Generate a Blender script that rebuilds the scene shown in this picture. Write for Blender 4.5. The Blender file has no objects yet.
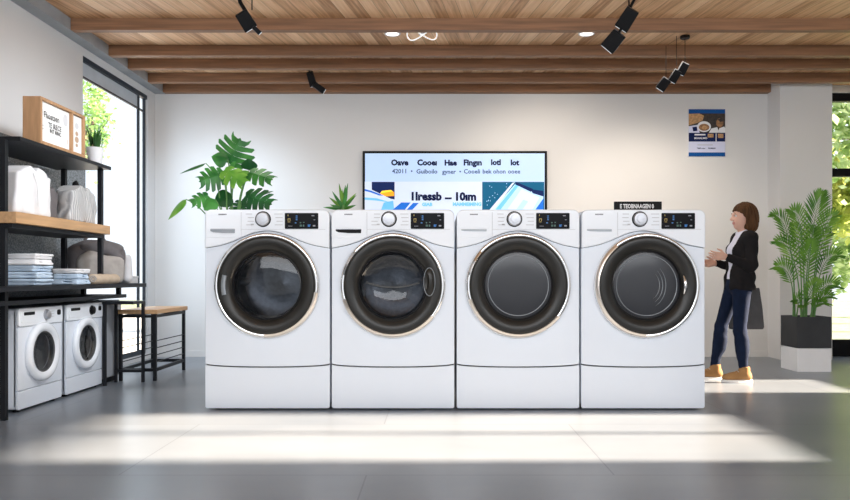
import bpy, bmesh, math, random
import numpy as np
from mathutils import Vector, Matrix, Euler
PI = math.pi
R = math.radians
scene = bpy.context.scene
COL = scene.collection
HX, HY, S, D, ZC = 436.0, 276.0, 139.0, 5.2, 0.964     # horizon point, metres scale at the washers' fronts, camera height

def P(px, py, r):
    """world point seen at a photo pixel, at depth r*D"""
    return Vector(((px-HX)/S*r, D*r, ZC-(py-HY)/S*r))

# ------------------------------------------------------------------ materials
def new_mat(name):
    m = bpy.data.materials.new(name); m.use_nodes = True
    nt = m.node_tree; nt.nodes.clear()
    out = nt.nodes.new('ShaderNodeOutputMaterial')
    return m, nt, out

def pmat(name, col, rough=0.5, metal=0.0, var=0.06, scale=6.0, bump=0.0, bscale=40.0, stretch=(1,1,1),
         emit=None, estr=0.0, coat=0.0, sheen=0.0, sub=0.0, trans=0.0, spec=0.5):
    m, nt, out = new_mat(name)
    b = nt.nodes.new('ShaderNodeBsdfPrincipled')
    nt.links.new(b.outputs[0], out.inputs[0])
    tc = nt.nodes.new('ShaderNodeTexCoord'); mp = nt.nodes.new('ShaderNodeMapping')
    mp.inputs['Scale'].default_value = stretch
    nt.links.new(tc.outputs['Object'], mp.inputs[0])
    nz = nt.nodes.new('ShaderNodeTexNoise'); nz.inputs['Scale'].default_value = scale; nz.inputs['Detail'].default_value = 5
    nt.links.new(mp.outputs[0], nz.inputs['Vector'])
    rp = nt.nodes.new('ShaderNodeValToRGB')
    rp.color_ramp.elements[0].position = 0.3; rp.color_ramp.elements[1].position = 0.7
    rp.color_ramp.elements[0].color = tuple(max(0, c*(1-var)) for c in col)+(1,)
    rp.color_ramp.elements[1].color = tuple(min(1, c*(1+var)) for c in col)+(1,)
    nt.links.new(nz.outputs['Fac'], rp.inputs[0]); nt.links.new(rp.outputs[0], b.inputs['Base Color'])
    b.inputs['Roughness'].default_value = rough; b.inputs['Metallic'].default_value = metal
    b.inputs['Coat Weight'].default_value = coat; b.inputs['Sheen Weight'].default_value = sheen
    b.inputs['Specular IOR Level'].default_value = spec
    if sub: b.inputs['Subsurface Weight'].default_value = sub; b.inputs['Subsurface Radius'].default_value = (0.02, 0.01, 0.006)
    if trans: b.inputs['Transmission Weight'].default_value = trans
    if emit: b.inputs['Emission Color'].default_value = tuple(emit)+(1,); b.inputs['Emission Strength'].default_value = estr
    if bump:
        n2 = nt.nodes.new('ShaderNodeTexNoise'); n2.inputs['Scale'].default_value = bscale; n2.inputs['Detail'].default_value = 4
        nt.links.new(mp.outputs[0], n2.inputs['Vector'])
        bp = nt.nodes.new('ShaderNodeBump'); bp.inputs['Strength'].default_value = bump; bp.inputs['Distance'].default_value = 0.01
        nt.links.new(n2.outputs['Fac'], bp.inputs['Height']); nt.links.new(bp.outputs[0], b.inputs['Normal'])
    return m

def glass_mat(name, tint=(1,1,1), gloss=0.08, rough=0.02, gcol=(1,1,1), k=0.4):
    m, nt, out = new_mat(name)
    t = nt.nodes.new('ShaderNodeBsdfTransparent'); t.inputs[0].default_value = tuple(tint)+(1,)
    g = nt.nodes.new('ShaderNodeBsdfGlossy'); g.inputs['Roughness'].default_value = rough; g.inputs[0].default_value = tuple(gcol)+(1,)
    f = nt.nodes.new('ShaderNodeLayerWeight'); f.inputs[0].default_value = 0.25
    ma = nt.nodes.new('ShaderNodeMath'); ma.operation = 'MULTIPLY_ADD'; ma.inputs[1].default_value = k; ma.inputs[2].default_value = gloss
    nt.links.new(f.outputs['Fresnel'], ma.inputs[0])
    mx = nt.nodes.new('ShaderNodeMixShader')
    nt.links.new(ma.outputs[0], mx.inputs[0]); nt.links.new(t.outputs[0], mx.inputs[1]); nt.links.new(g.outputs[0], mx.inputs[2])
    nt.links.new(mx.outputs[0], out.inputs[0])
    return m

def leaf_mat(name, c1, c2, scale=8.0, trl=0.35, rough=0.4):
    m, nt, out = new_mat(name)
    b = nt.nodes.new('ShaderNodeBsdfPrincipled'); b.inputs['Roughness'].default_value = rough
    tc = nt.nodes.new('ShaderNodeTexCoord')
    nz = nt.nodes.new('ShaderNodeTexNoise'); nz.inputs['Scale'].default_value = scale
    nt.links.new(tc.outputs['Object'], nz.inputs['Vector'])
    rp = nt.nodes.new('ShaderNodeValToRGB'); rp.color_ramp.elements[0].position = 0.35; rp.color_ramp.elements[1].position = 0.65
    rp.color_ramp.elements[0].color = tuple(c1)+(1,); rp.color_ramp.elements[1].color = tuple(c2)+(1,)
    nt.links.new(nz.outputs['Fac'], rp.inputs[0]); nt.links.new(rp.outputs[0], b.inputs['Base Color'])
    tl = nt.nodes.new('ShaderNodeBsdfTranslucent'); nt.links.new(rp.outputs[0], tl.inputs[0])
    mx = nt.nodes.new('ShaderNodeMixShader'); mx.inputs[0].default_value = trl
    nt.links.new(b.outputs[0], mx.inputs[1]); nt.links.new(tl.outputs[0], mx.inputs[2]); nt.links.new(mx.outputs[0], out.inputs[0])
    return m

def node_math(nt, op, a=None, b=None, c=None):
    n = nt.nodes.new('ShaderNodeMath'); n.operation = op
    for i, v in enumerate((a, b, c)):
        if v is None: continue
        if isinstance(v, (int, float)): n.inputs[i].default_value = v
        else: nt.links.new(v, n.inputs[i])
    return n.outputs[0]

def ceiling_mat():
    m, nt, out = new_mat('ceiling_planks')
    b = nt.nodes.new('ShaderNodeBsdfPrincipled'); nt.links.new(b.outputs[0], out.inputs[0])
    tc = nt.nodes.new('ShaderNodeTexCoord'); sp = nt.nodes.new('ShaderNodeSeparateXYZ')
    nt.links.new(tc.outputs['Object'], sp.inputs[0])
    ax = node_math(nt, 'ABSOLUTE', node_math(nt, 'SUBTRACT', sp.outputs[0], 0.35))
    u = node_math(nt, 'DIVIDE', node_math(nt, 'MULTIPLY_ADD', sp.outputs[1], 0.18, ax), 0.115)
    idx = node_math(nt, 'FLOOR', u); fr = node_math(nt, 'FRACT', u)
    wn = nt.nodes.new('ShaderNodeTexWhiteNoise'); wn.noise_dimensions = '1D'; nt.links.new(idx, wn.inputs['W'])
    cb = nt.nodes.new('ShaderNodeCombineXYZ')
    nt.links.new(node_math(nt, 'MULTIPLY', u, 1.6), cb.inputs[0]); nt.links.new(node_math(nt, 'MULTIPLY', sp.outputs[1], 0.7), cb.inputs[1])
    nt.links.new(node_math(nt, 'MULTIPLY', wn.outputs['Value'], 30.0), cb.inputs[2])
    nz = nt.nodes.new('ShaderNodeTexNoise'); nz.inputs['Scale'].default_value = 3.0; nz.inputs['Detail'].default_value = 7; nz.inputs['Distortion'].default_value = 0.6
    nt.links.new(cb.outputs[0], nz.inputs['Vector'])
    mixv = node_math(nt, 'MULTIPLY_ADD', wn.outputs['Value'], 0.55, node_math(nt, 'MULTIPLY_ADD', nz.outputs['Fac'], 1.0, -0.25))
    rp = nt.nodes.new('ShaderNodeValToRGB')
    rp.color_ramp.elements[0].position = 0.12; rp.color_ramp.elements[1].position = 0.9
    rp.color_ramp.elements[0].color = (0.38, 0.18, 0.075, 1); rp.color_ramp.elements[1].color = (0.90, 0.62, 0.38, 1)
    e = rp.color_ramp.elements.new(0.5); e.color = (0.72, 0.43, 0.23, 1)
    nt.links.new(mixv, rp.inputs[0])
    edge = node_math(nt, 'LESS_THAN', fr, 0.05)
    mx = nt.nodes.new('ShaderNodeMix'); mx.data_type = 'RGBA'
    nt.links.new(node_math(nt, 'MULTIPLY', edge, 0.55), mx.inputs[0])
    nt.links.new(rp.outputs[0], mx.inputs[6]); mx.inputs[7].default_value = (0.16, 0.09, 0.05, 1)
    nt.links.new(mx.outputs[2], b.inputs['Base Color']); b.inputs['Roughness'].default_value = 0.55
    return m

def floor_mat():
    m, nt, out = new_mat('floor_tiles')
    b = nt.nodes.new('ShaderNodeBsdfPrincipled'); nt.links.new(b.outputs[0], out.inputs[0])
    tc = nt.nodes.new('ShaderNodeTexCoord')
    n1 = nt.nodes.new('ShaderNodeTexNoise'); n1.inputs['Scale'].default_value = 1.1; n1.inputs['Detail'].default_value = 5; n1.inputs['Roughness'].default_value = 0.5
    mp = nt.nodes.new('ShaderNodeMapping'); mp.inputs['Scale'].default_value = (0.6, 1.5, 1)
    nt.links.new(tc.outputs['Object'], mp.inputs[0]); nt.links.new(mp.outputs[0], n1.inputs['Vector'])
    rp = nt.nodes.new('ShaderNodeValToRGB'); rp.color_ramp.elements[0].position = 0.2; rp.color_ramp.elements[1].position = 0.8
    rp.color_ramp.elements[0].color = (0.142, 0.168, 0.205, 1); rp.color_ramp.elements[1].color = (0.235, 0.258, 0.29, 1)
    nt.links.new(n1.outputs['Fac'], rp.inputs[0])
    bk = nt.nodes.new('ShaderNodeTexBrick'); bk.inputs['Scale'].default_value = 1.0
    bk.inputs['Brick Width'].default_value = 2.4; bk.inputs['Row Height'].default_value = 1.2
    bk.inputs['Mortar Size'].default_value = 0.004; bk.inputs['Color1'].default_value = (1,1,1,1); bk.inputs['Color2'].default_value = (0.94,0.94,0.94,1)
    bk.inputs['Mortar'].default_value = (0.6,0.6,0.6,1)
    m2 = nt.nodes.new('ShaderNodeMapping'); m2.inputs['Location'].default_value = (1.537, 0.1, 0)
    nt.links.new(tc.outputs['Object'], m2.inputs[0]); nt.links.new(m2.outputs[0], bk.inputs['Vector'])
    mx = nt.nodes.new('ShaderNodeMix'); mx.data_type = 'RGBA'; mx.blend_type = 'MULTIPLY'; mx.inputs[0].default_value = 1
    nt.links.new(rp.outputs[0], mx.inputs[6]); nt.links.new(bk.outputs['Color'], mx.inputs[7])
    nt.links.new(mx.outputs[2], b.inputs['Base Color'])
    rr = nt.nodes.new('ShaderNodeMapRange'); rr.inputs['To Min'].default_value = 0.27; rr.inputs['To Max'].default_value = 0.31
    nt.links.new(n1.outputs['Fac'], rr.inputs[0]); nt.links.new(rr.outputs[0], b.inputs['Roughness'])
    return m

def felt_mat():
    m, nt, out = new_mat('grey_felt')
    b = nt.nodes.new('ShaderNodeBsdfPrincipled'); nt.links.new(b.outputs[0], out.inputs[0])
    tc = nt.nodes.new('ShaderNodeTexCoord'); n1 = nt.nodes.new('ShaderNodeTexNoise'); n1.inputs['Scale'].default_value = 70; n1.inputs['Detail'].default_value = 6
    nt.links.new(tc.outputs['Object'], n1.inputs['Vector'])
    rp = nt.nodes.new('ShaderNodeValToRGB'); rp.color_ramp.elements[0].position = 0.35; rp.color_ramp.elements[1].position = 0.65
    rp.color_ramp.elements[0].color = (0.13, 0.15, 0.17, 1); rp.color_ramp.elements[1].color = (0.34, 0.38, 0.41, 1)
    nt.links.new(n1.outputs['Fac'], rp.inputs[0]); nt.links.new(rp.outputs[0], b.inputs['Base Color']); b.inputs['Roughness'].default_value = 0.95
    return m

def knit_mat(name, c1, c2, axis_scale=(1,1,1), ws=22):
    m, nt, out = new_mat(name)
    b = nt.nodes.new('ShaderNodeBsdfPrincipled'); nt.links.new(b.outputs[0], out.inputs[0])
    tc = nt.nodes.new('ShaderNodeTexCoord'); mp = nt.nodes.new('ShaderNodeMapping'); mp.inputs['Scale'].default_value = axis_scale
    nt.links.new(tc.outputs['Object'], mp.inputs[0])
    w = nt.nodes.new('ShaderNodeTexWave'); w.inputs['Scale'].default_value = ws; w.inputs['Distortion'].default_value = 2.5; w.bands_direction = 'Y'
    nt.links.new(mp.outputs[0], w.inputs['Vector'])
    rp = nt.nodes.new('ShaderNodeValToRGB'); rp.color_ramp.elements[0].color = tuple(c1)+(1,); rp.color_ramp.elements[1].color = tuple(c2)+(1,)
    nt.links.new(w.outputs['Fac'], rp.inputs[0]); nt.links.new(rp.outputs[0], b.inputs['Base Color']); b.inputs['Roughness'].default_value = 0.95
    bp = nt.nodes.new('ShaderNodeBump'); bp.inputs['Strength'].default_value = 0.5; bp.inputs['Distance'].default_value = 0.01
    nt.links.new(w.outputs['Fac'], bp.inputs['Height']); nt.links.new(bp.outputs[0], b.inputs['Normal'])
    return m

M = {}
M['wall'] = pmat('wall_paint', (0.70, 0.69, 0.68), 0.7, var=0.015, scale=1.5)
M['wall_l'] = pmat('wall_paint_left', (0.72, 0.725, 0.735), 0.75, var=0.015, scale=1.5)
M['concrete'] = pmat('grey_concrete', (0.34, 0.36, 0.385), 0.8, var=0.10, scale=5, bump=0.1)
M['beam'] = pmat('beam_wood', (0.26, 0.132, 0.068), 0.6, var=0.25, scale=3, stretch=(0.6, 12, 12), bump=0.05, bscale=20)
M['ceil'] = ceiling_mat(); M['floor'] = floor_mat(); M['felt'] = felt_mat()
M['oak'] = pmat('oak_board', (0.50, 0.30, 0.15), 0.5, var=0.16, scale=4, stretch=(10, 0.8, 10))
M['oakd'] = pmat('oak_frame', (0.42, 0.235, 0.115), 0.5, var=0.16, scale=5, stretch=(8, 8, 0.8))
M['black'] = pmat('black_steel', (0.010, 0.011, 0.014), 0.45, var=0.15, scale=8, spec=0.2)
M['blackpl'] = pmat('black_plastic', (0.006, 0.006, 0.007), 0.45, var=0.1, spec=0.12)
M['frame'] = pmat('window_frame_dark', (0.03, 0.04, 0.055), 0.4, var=0.1, spec=0.25)
M['white'] = pmat('white_enamel', (0.71, 0.765, 0.845), 0.28, var=0.01, scale=2, coat=0.3)
M['panelw'] = pmat('white_panel', (0.79, 0.83, 0.885), 0.25, var=0.01, scale=2, coat=0.3)
M['gap'] = pmat('shadow_gap', (0.05, 0.05, 0.055), 0.7, var=0.05)
M['chrome'] = pmat('chrome', (0.80, 0.79, 0.78), 0.12, 1.0, var=0.03)
M['warmchrome'] = pmat('satin_metal', (0.80, 0.74, 0.68), 0.28, 1.0, var=0.03)
M['silver'] = pmat('brushed_silver', (0.42, 0.43, 0.46), 0.35, 0.6, var=0.05, scale=20)
M['doorring'] = pmat('dark_door_ring', (0.020, 0.019, 0.017), 0.30, var=0.05, spec=0.3)
M['bezel'] = pmat('inner_bezel', (0.012, 0.012, 0.014), 0.25, var=0.05)
M['gasket'] = pmat('rubber_gasket', (0.06, 0.065, 0.07), 0.5, var=0.1)
M['drum'] = pmat('drum_steel', (0.22, 0.23, 0.25), 0.35, 0.85, var=0.15, scale=30, bump=0.15, bscale=60)
M['lifter'] = pmat('drum_lifter', (0.30, 0.31, 0.33), 0.35, 0.6, var=0.1)
M['dglass'] = glass_mat('door_glass', (0.40, 0.42, 0.45), 0.02, 0.05)
M['dglass3'] = glass_mat('small_door_glass', (0.35, 0.36, 0.38), 0.0, 0.08, k=0.12)
M['dglass2'] = pmat('smoked_door_glass', (0.030, 0.032, 0.038), 0.22, var=0.08, scale=2, spec=0.35)
M['handle_grey'] = pmat('handle_grey', (0.24, 0.26, 0.28), 0.3, 0.4, var=0.05)
M['disp'] = pmat('display_black', (0.006, 0.006, 0.008), 0.25, var=0.1, spec=0.06)
M['ledy'] = pmat('led_yellow', (0.28, 0.21, 0.05), 0.5, emit=(0.9, 0.65, 0.2), estr=0.15)
M['ledb'] = pmat('led_blue', (0.03, 0.12, 0.34), 0.5, emit=(0.1, 0.4, 0.95), estr=0.2)
M['ledg'] = pmat('led_green', (0.05, 0.11, 0.10), 0.5, emit=(0.25, 0.5, 0.4), estr=0.06)
M['ledw'] = pmat('led_white', (0.2, 0.2, 0.24), 0.5, emit=(0.7, 0.75, 0.85), estr=0.08)
M['print'] = pmat('grey_print', (0.45, 0.46, 0.49), 0.6, var=0.05)
M['printd'] = pmat('dark_print', (0.10, 0.10, 0.12), 0.6, var=0.05)
M['glass'] = glass_mat('window_glass', (0.98, 0.99, 1.0), 0.0, 0.01, k=0.12)
M['whitecloth'] = pmat('white_cloth', (0.76, 0.76, 0.78), 0.9, var=0.05, scale=10, bump=0.25, bscale=18, sheen=0.2)
M['bluecloth'] = pmat('pale_blue_cloth', (0.46, 0.57, 0.70), 0.9, var=0.06, scale=10, bump=0.25, bscale=18)
M['greycloth'] = pmat('pale_grey_cloth', (0.62, 0.62, 0.64), 0.9, var=0.05, scale=10, bump=0.25, bscale=18)
M['darkcloth'] = pmat('dark_grey_cloth', (0.10, 0.10, 0.11), 0.9, var=0.1, scale=10, bump=0.3, bscale=20, spec=0.12)
M['taupe'] = pmat('taupe_cloth', (0.15, 0.14, 0.145), 0.9, var=0.1, scale=12, bump=0.3, bscale=25, spec=0.12)
M['linen'] = pmat('light_linen', (0.40, 0.37, 0.345), 0.92, var=0.08, scale=14, bump=0.3, bscale=30)
M['beige'] = pmat('beige_towel', (0.50, 0.40, 0.30), 0.95, var=0.07, scale=14, bump=0.4, bscale=60)
M['knit'] = knit_mat('grey_knit', (0.36, 0.36, 0.37), (0.62, 0.62, 0.62), (1, 1, 1), 14)
M['paper'] = pmat('paper_white', (0.80, 0.80, 0.80), 0.6, var=0.02)
M['pot'] = pmat('white_ceramic', (0.72, 0.72, 0.74), 0.35, var=0.02)
M['soil'] = pmat('dark_soil', (0.045, 0.03, 0.02), 0.95, var=0.4, scale=30, bump=0.5)
M['grass'] = leaf_mat('grass_blades', (0.02, 0.10, 0.02), (0.08, 0.24, 0.05))
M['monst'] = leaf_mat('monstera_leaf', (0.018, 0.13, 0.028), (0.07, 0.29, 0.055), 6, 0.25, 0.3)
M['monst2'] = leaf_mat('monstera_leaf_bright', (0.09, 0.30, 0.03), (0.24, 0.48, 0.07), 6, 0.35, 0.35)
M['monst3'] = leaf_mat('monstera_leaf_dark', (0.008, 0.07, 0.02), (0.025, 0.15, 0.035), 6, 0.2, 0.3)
M['stem'] = pmat('green_stem', (0.10, 0.24, 0.06), 0.5, var=0.15)
M['palm'] = leaf_mat('palm_leaf', (0.04, 0.16, 0.015), (0.17, 0.38, 0.04), 5, 0.35)
M['palm2'] = leaf_mat('palm_leaf_bright', (0.10, 0.28, 0.03), (0.26, 0.46, 0.08), 5, 0.35)
M['planter'] = pmat('charcoal_planter', (0.045, 0.047, 0.05), 0.55, var=0.1, scale=5, spec=0.12)
M['plinth'] = pmat('white_plinth', (0.80, 0.80, 0.80), 0.5, var=0.02)
M['cab'] = pmat('grey_cabinet', (0.34, 0.36, 0.39), 0.5, var=0.06, spec=0.3)
M['tree'] = leaf_mat('tree_leaf', (0.24, 0.38, 0.10), (0.78, 0.86, 0.56), 2.5, 0.6)
M['tree3'] = leaf_mat('birch_leaf', (0.13, 0.30, 0.07), (0.34, 0.52, 0.18), 3, 0.6)
M['tree2'] = leaf_mat('tree_leaf_yellow', (0.28, 0.38, 0.05), (0.74, 0.74, 0.26), 2, 0.6)
M['bark'] = pmat('bark', (0.16, 0.11, 0.075), 0.9, var=0.3, scale=12, bump=0.5)
M['paving'] = pmat('pale_paving', (0.62, 0.63, 0.64), 0.8, var=0.06, scale=3)
M['lawn'] = pmat('lawn_grass', (0.19, 0.24, 0.14), 0.9, var=0.35, scale=8, bump=0.4)
M['emit'] = pmat('lamp_diffuser', (1, 1, 1), 0.4, emit=(1, 0.97, 0.92), estr=2.0)
M['emit2'] = pmat('loop_tube', (0.9, 0.9, 0.9), 0.4, emit=(1, 0.98, 0.95), estr=0.7)
M['lens'] = pmat('spot_lens', (0.8, 0.85, 0.9), 0.2, emit=(0.85, 0.92, 1.0), estr=0.5)
M['skin'] = pmat('skin', (0.62, 0.37, 0.28), 0.5, var=0.06, scale=12, sub=0.08)
M['lips'] = pmat('lips', (0.48, 0.17, 0.15), 0.45, var=0.05)
M['eyew'] = pmat('eye_white', (0.75, 0.73, 0.70), 0.3, var=0.02)
M['iris'] = pmat('eye_iris', (0.05, 0.03, 0.02), 0.2, var=0.1)
M['hair'] = pmat('brown_hair', (0.075, 0.035, 0.015), 0.6, var=0.4, scale=25, stretch=(3, 3, 0.5), bump=0.5, bscale=40, spec=0.12)
M['jacket'] = pmat('charcoal_jacket', (0.012, 0.011, 0.012), 0.85, var=0.2, scale=15, bump=0.2, bscale=30, spec=0.12)
M['shirt'] = pmat('pale_lilac_shirt', (0.62, 0.63, 0.74), 0.8, var=0.04)
M['jeans'] = pmat('navy_denim', (0.006, 0.012, 0.032), 0.85, var=0.25, scale=14, bump=0.25, bscale=60, spec=0.12)
M['tan'] = pmat('tan_suede', (0.29, 0.155, 0.062), 0.8, var=0.12, scale=14, bump=0.15, spec=0.2)
M['sole'] = pmat('white_sole', (0.72, 0.70, 0.68), 0.6, var=0.03)
M['tote'] = pmat('dark_grey_canvas', (0.075, 0.075, 0.078), 0.85, var=0.12, scale=12, bump=0.2, spec=0.12)
# screen / print colours
def flat(name, c, e=0.0, rough=0.5): return pmat(name, c, rough, var=0.02, emit=c if e else None, estr=e, spec=0.06)
M['scr_bg'] = flat('screen_pale', (0.36, 0.47, 0.64), 0.75)
M['scr_white'] = flat('screen_white', (0.48, 0.54, 0.64), 0.72)
M['scr_navy'] = flat('screen_navy', (0.010, 0.022, 0.10), 0.3)
M['scr_text'] = flat('screen_text', (0.008, 0.014, 0.07), 0.0)
M['scr_soft'] = flat('screen_soft_text', (0.07, 0.12, 0.28), 0.0)
M['scr_blue'] = flat('screen_blue', (0.02, 0.15, 0.62), 0.4)
M['scr_cyan'] = flat('screen_cyan', (0.16, 0.50, 0.86), 0.4)
M['scr_sky'] = flat('screen_sky', (0.45, 0.70, 0.93), 0.4)
M['scr_teal'] = flat('screen_teal', (0.01, 0.10, 0.20), 0.4)
M['scr_orange'] = flat('screen_orange', (0.90, 0.32, 0.02), 0.7)
M['scr_yellow'] = flat('screen_yellow', (0.95, 0.62, 0.05), 0.7)
M['pst_blue'] = flat('poster_blue', (0.012, 0.085, 0.30))
M['pst_navy'] = flat('poster_navy', (0.010, 0.02, 0.085))
M['pst_lav'] = flat('poster_lavender', (0.66, 0.68, 0.86))
M['pst_white'] = flat('poster_white', (0.80, 0.80, 0.82))
M['pst_brown'] = pmat('poster_brown', (0.28, 0.14, 0.06), 0.5, var=0.5, scale=40)
M['pst_tan'] = pmat('poster_tan', (0.48, 0.27, 0.12), 0.5, var=0.35, scale=40)
M['pst_dark'] = pmat('poster_dark', (0.035, 0.025, 0.02), 0.5, var=0.5, scale=40)
M['sign_ink'] = flat('ink', (0.09, 0.085, 0.08))
M['sign_tan'] = flat('tan_ink', (0.5, 0.36, 0.26))

# ------------------------------------------------------------------ mesh builder
class MB:
    def __init__(s): s.v = []; s.f = []; s.m = []
    def add(s, vs, fs, mi=0):
        o = len(s.v); s.v += [tuple(v) for v in vs]
        for f in fs: s.f.append(tuple(o+i for i in f)); s.m.append(mi)
        return s
    def box(s, c, size, rot=None, mi=0):
        x, y, z = (k/2 for k in size)
        vs = [Vector(p) for p in ((-x,-y,-z),(x,-y,-z),(x,y,-z),(-x,y,-z),(-x,-y,z),(x,-y,z),(x,y,z),(-x,y,z))]
        if rot is not None:
            Rm = Euler(rot).to_matrix(); vs = [Rm @ v for v in vs]
        c = Vector(c)
        return s.add([v+c for v in vs], [(0,3,2,1),(4,5,6,7),(0,1,5,4),(1,2,6,5),(2,3,7,6),(3,0,4,7)], mi)
    def bb(s, x0, x1, y0, y1, z0, z1, mi=0):
        return s.box(((x0+x1)/2,(y0+y1)/2,(z0+z1)/2), (abs(x1-x0),abs(y1-y0),abs(z1-z0)), None, mi)
    def tube(s, pts, rad, n=10, mi=0, caps=True):
        pts = [Vector(p) for p in pts]
        rads = rad if isinstance(rad, (list, tuple)) else [rad]*len(pts)
        o = len(s.v); prev = None
        for i, p in enumerate(pts):
            t = (pts[min(i+1, len(pts)-1)]-pts[max(i-1, 0)]).normalized()
            if prev is None:
                a = Vector((0,0,1)) if abs(t.z) < 0.9 else Vector((1,0,0)); u = t.cross(a).normalized()
            else: u = (prev - t*prev.dot(t)).normalized()
            prev = u; w = t.cross(u)
            for k in range(n):
                q = 2*PI*k/n; s.v.append(tuple(p+(u*math.cos(q)+w*math.sin(q))*rads[i]))
        for i in range(len(pts)-1):
            for k in range(n):
                a = o+i*n+k; b = o+i*n+(k+1) % n; s.f.append((a, b, b+n, a+n)); s.m.append(mi)
        if caps:
            s.f.append(tuple(o+k for k in range(n))[::-1]); s.m.append(mi)
            e = o+(len(pts)-1)*n; s.f.append(tuple(e+k for k in range(n))); s.m.append(mi)
        return s
    def lathe(s, prof, c=(0,0,0), axis='z', n=64, mi=0, a0=0.0, a1=2*PI):
        """prof: (radius, height); axis z: height along z; axis y: height along y, angles in the xz plane"""
        full = abs(a1-a0-2*PI) < 1e-6; m = n if full else n+1; o = len(s.v); c = Vector(c)
        for r_, h in prof:
            for k in range(m):
                q = a0+(a1-a0)*k/n
                p = (r_*math.cos(q), r_*math.sin(q), h) if axis == 'z' else (r_*math.cos(q), h, r_*math.sin(q))
                s.v.append(tuple(Vector(p)+c))
        for i in range(len(prof)-1):
            for k in range(n):
                a = o+i*m+k; b = o+i*m+((k+1) % m); s.f.append((a, b, b+m, a+m)); s.m.append(mi)
        return s
    def disc(s, c, rx, rz, axis='y', n=40, mi=0):
        c = Vector(c); vs = []
        for k in range(n):
            q = 2*PI*k/n; a, b = rx*math.cos(q), rz*math.sin(q)
            vs.append(c+Vector((a,0,b) if axis == 'y' else (a,b,0) if axis == 'z' else (0,a,b)))
        return s.add(vs, [tuple(range(n))], mi)
    def prism(s, out, y0, y1, mi=0):
        """closed xz outline extruded from y0 (front) to y1"""
        n = len(out); vs = [(x, y0, z) for x, z in out]+[(x, y1, z) for x, z in out]
        fs = [tuple(range(n)), tuple(range(2*n-1, n-1, -1))]+[(i, i+n, (i+1) % n+n, (i+1) % n) for i in range(n)]
        return s.add(vs, fs, mi)
    def poly(s, pts, mi=0): return s.add(pts, [tuple(range(len(pts)))], mi)
    def plate_hole(s, out, c, rad, y0, y1, n=120, mi=0):
        """xz outline (star shaped around c) with a round hole"""
        angs = [2*PI*k/n for k in range(n)]
        for x, z in out: angs.append(math.atan2(z-c[1], x-c[0]) % (2*PI))
        angs = sorted(set(round(a, 5) for a in angs)); N = len(out); ring = []
        for a in angs:
            dx, dz = math.cos(a), math.sin(a); best = None
            for i in range(N):
                ax, az = out[i][0]-c[0], out[i][1]-c[1]; bx, bz = out[(i+1) % N][0]-c[0], out[(i+1) % N][1]-c[1]
                ex, ez = bx-ax, bz-az; det = dx*(-ez)+dz*ex
                if abs(det) < 1e-12: continue
                t = (ax*(-ez)+az*ex)/det; u = (dx*az-dz*ax)/det
                if t > 0 and -1e-4 <= u <= 1+1e-4 and (best is None or t < best): best = t
            ring.append((c[0]+dx*(best or rad), c[1]+dz*(best or rad)))
        m = len(angs); vs = []
        for y in (y0, y1):
            vs += [(x, y, z) for x, z in ring]; vs += [(c[0]+rad*math.cos(a), y, c[1]+rad*math.sin(a)) for a in angs]
        fs = []
        for k in range(m):
            j = (k+1) % m
            fs.append((k, j, m+j, m+k)); fs.append((2*m+k, 3*m+k, 3*m+j, 2*m+j))
            fs.append((k, 2*m+k, 2*m+j, j)); fs.append((m+k, m+j, 3*m+j, 3*m+k))
        return s.add(vs, fs, mi)
    def xf(s, M4):
        s.v = [tuple(M4 @ Vector(v)) for v in s.v]; return s
    def build(s, name, mats, parent=None, world=False, smooth=40, bevel=0, segs=2, flip=False, weld=False):
        me = bpy.data.meshes.new(name)
        vs = s.v
        if world and parent is not None:
            o = Vector((0,0,0)); p = parent
            while p is not None: o += p.location; p = p.parent
            vs = [tuple(Vector(v)-o) for v in vs]
        me.from_pydata(vs, [], s.f)
        if not isinstance(mats, (list, tuple)): mats = [mats]
        for m in mats: me.materials.append(m if not isinstance(m, str) else M[m])
        me.polygons.foreach_set('material_index', s.m)
        bm = bmesh.new(); bm.from_mesh(me)
        if weld: bmesh.ops.remove_doubles(bm, verts=bm.verts, dist=1e-5)
        bmesh.ops.recalc_face_normals(bm, faces=bm.faces)
        bm.to_mesh(me); bm.free(); me.update()
        if smooth:
            me.polygons.foreach_set('use_smooth', [True]*len(me.polygons)); me.set_sharp_from_angle(angle=R(smooth))
        ob = bpy.data.objects.new(name, me); COL.objects.link(ob)
        if parent is not None: ob.parent = parent
        if bevel:
            b = ob.modifiers.new('bevel', 'BEVEL'); b.width = bevel; b.segments = segs; b.limit_method = 'ANGLE'; b.angle_limit = R(50); b.harden_normals = False
        return ob

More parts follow.
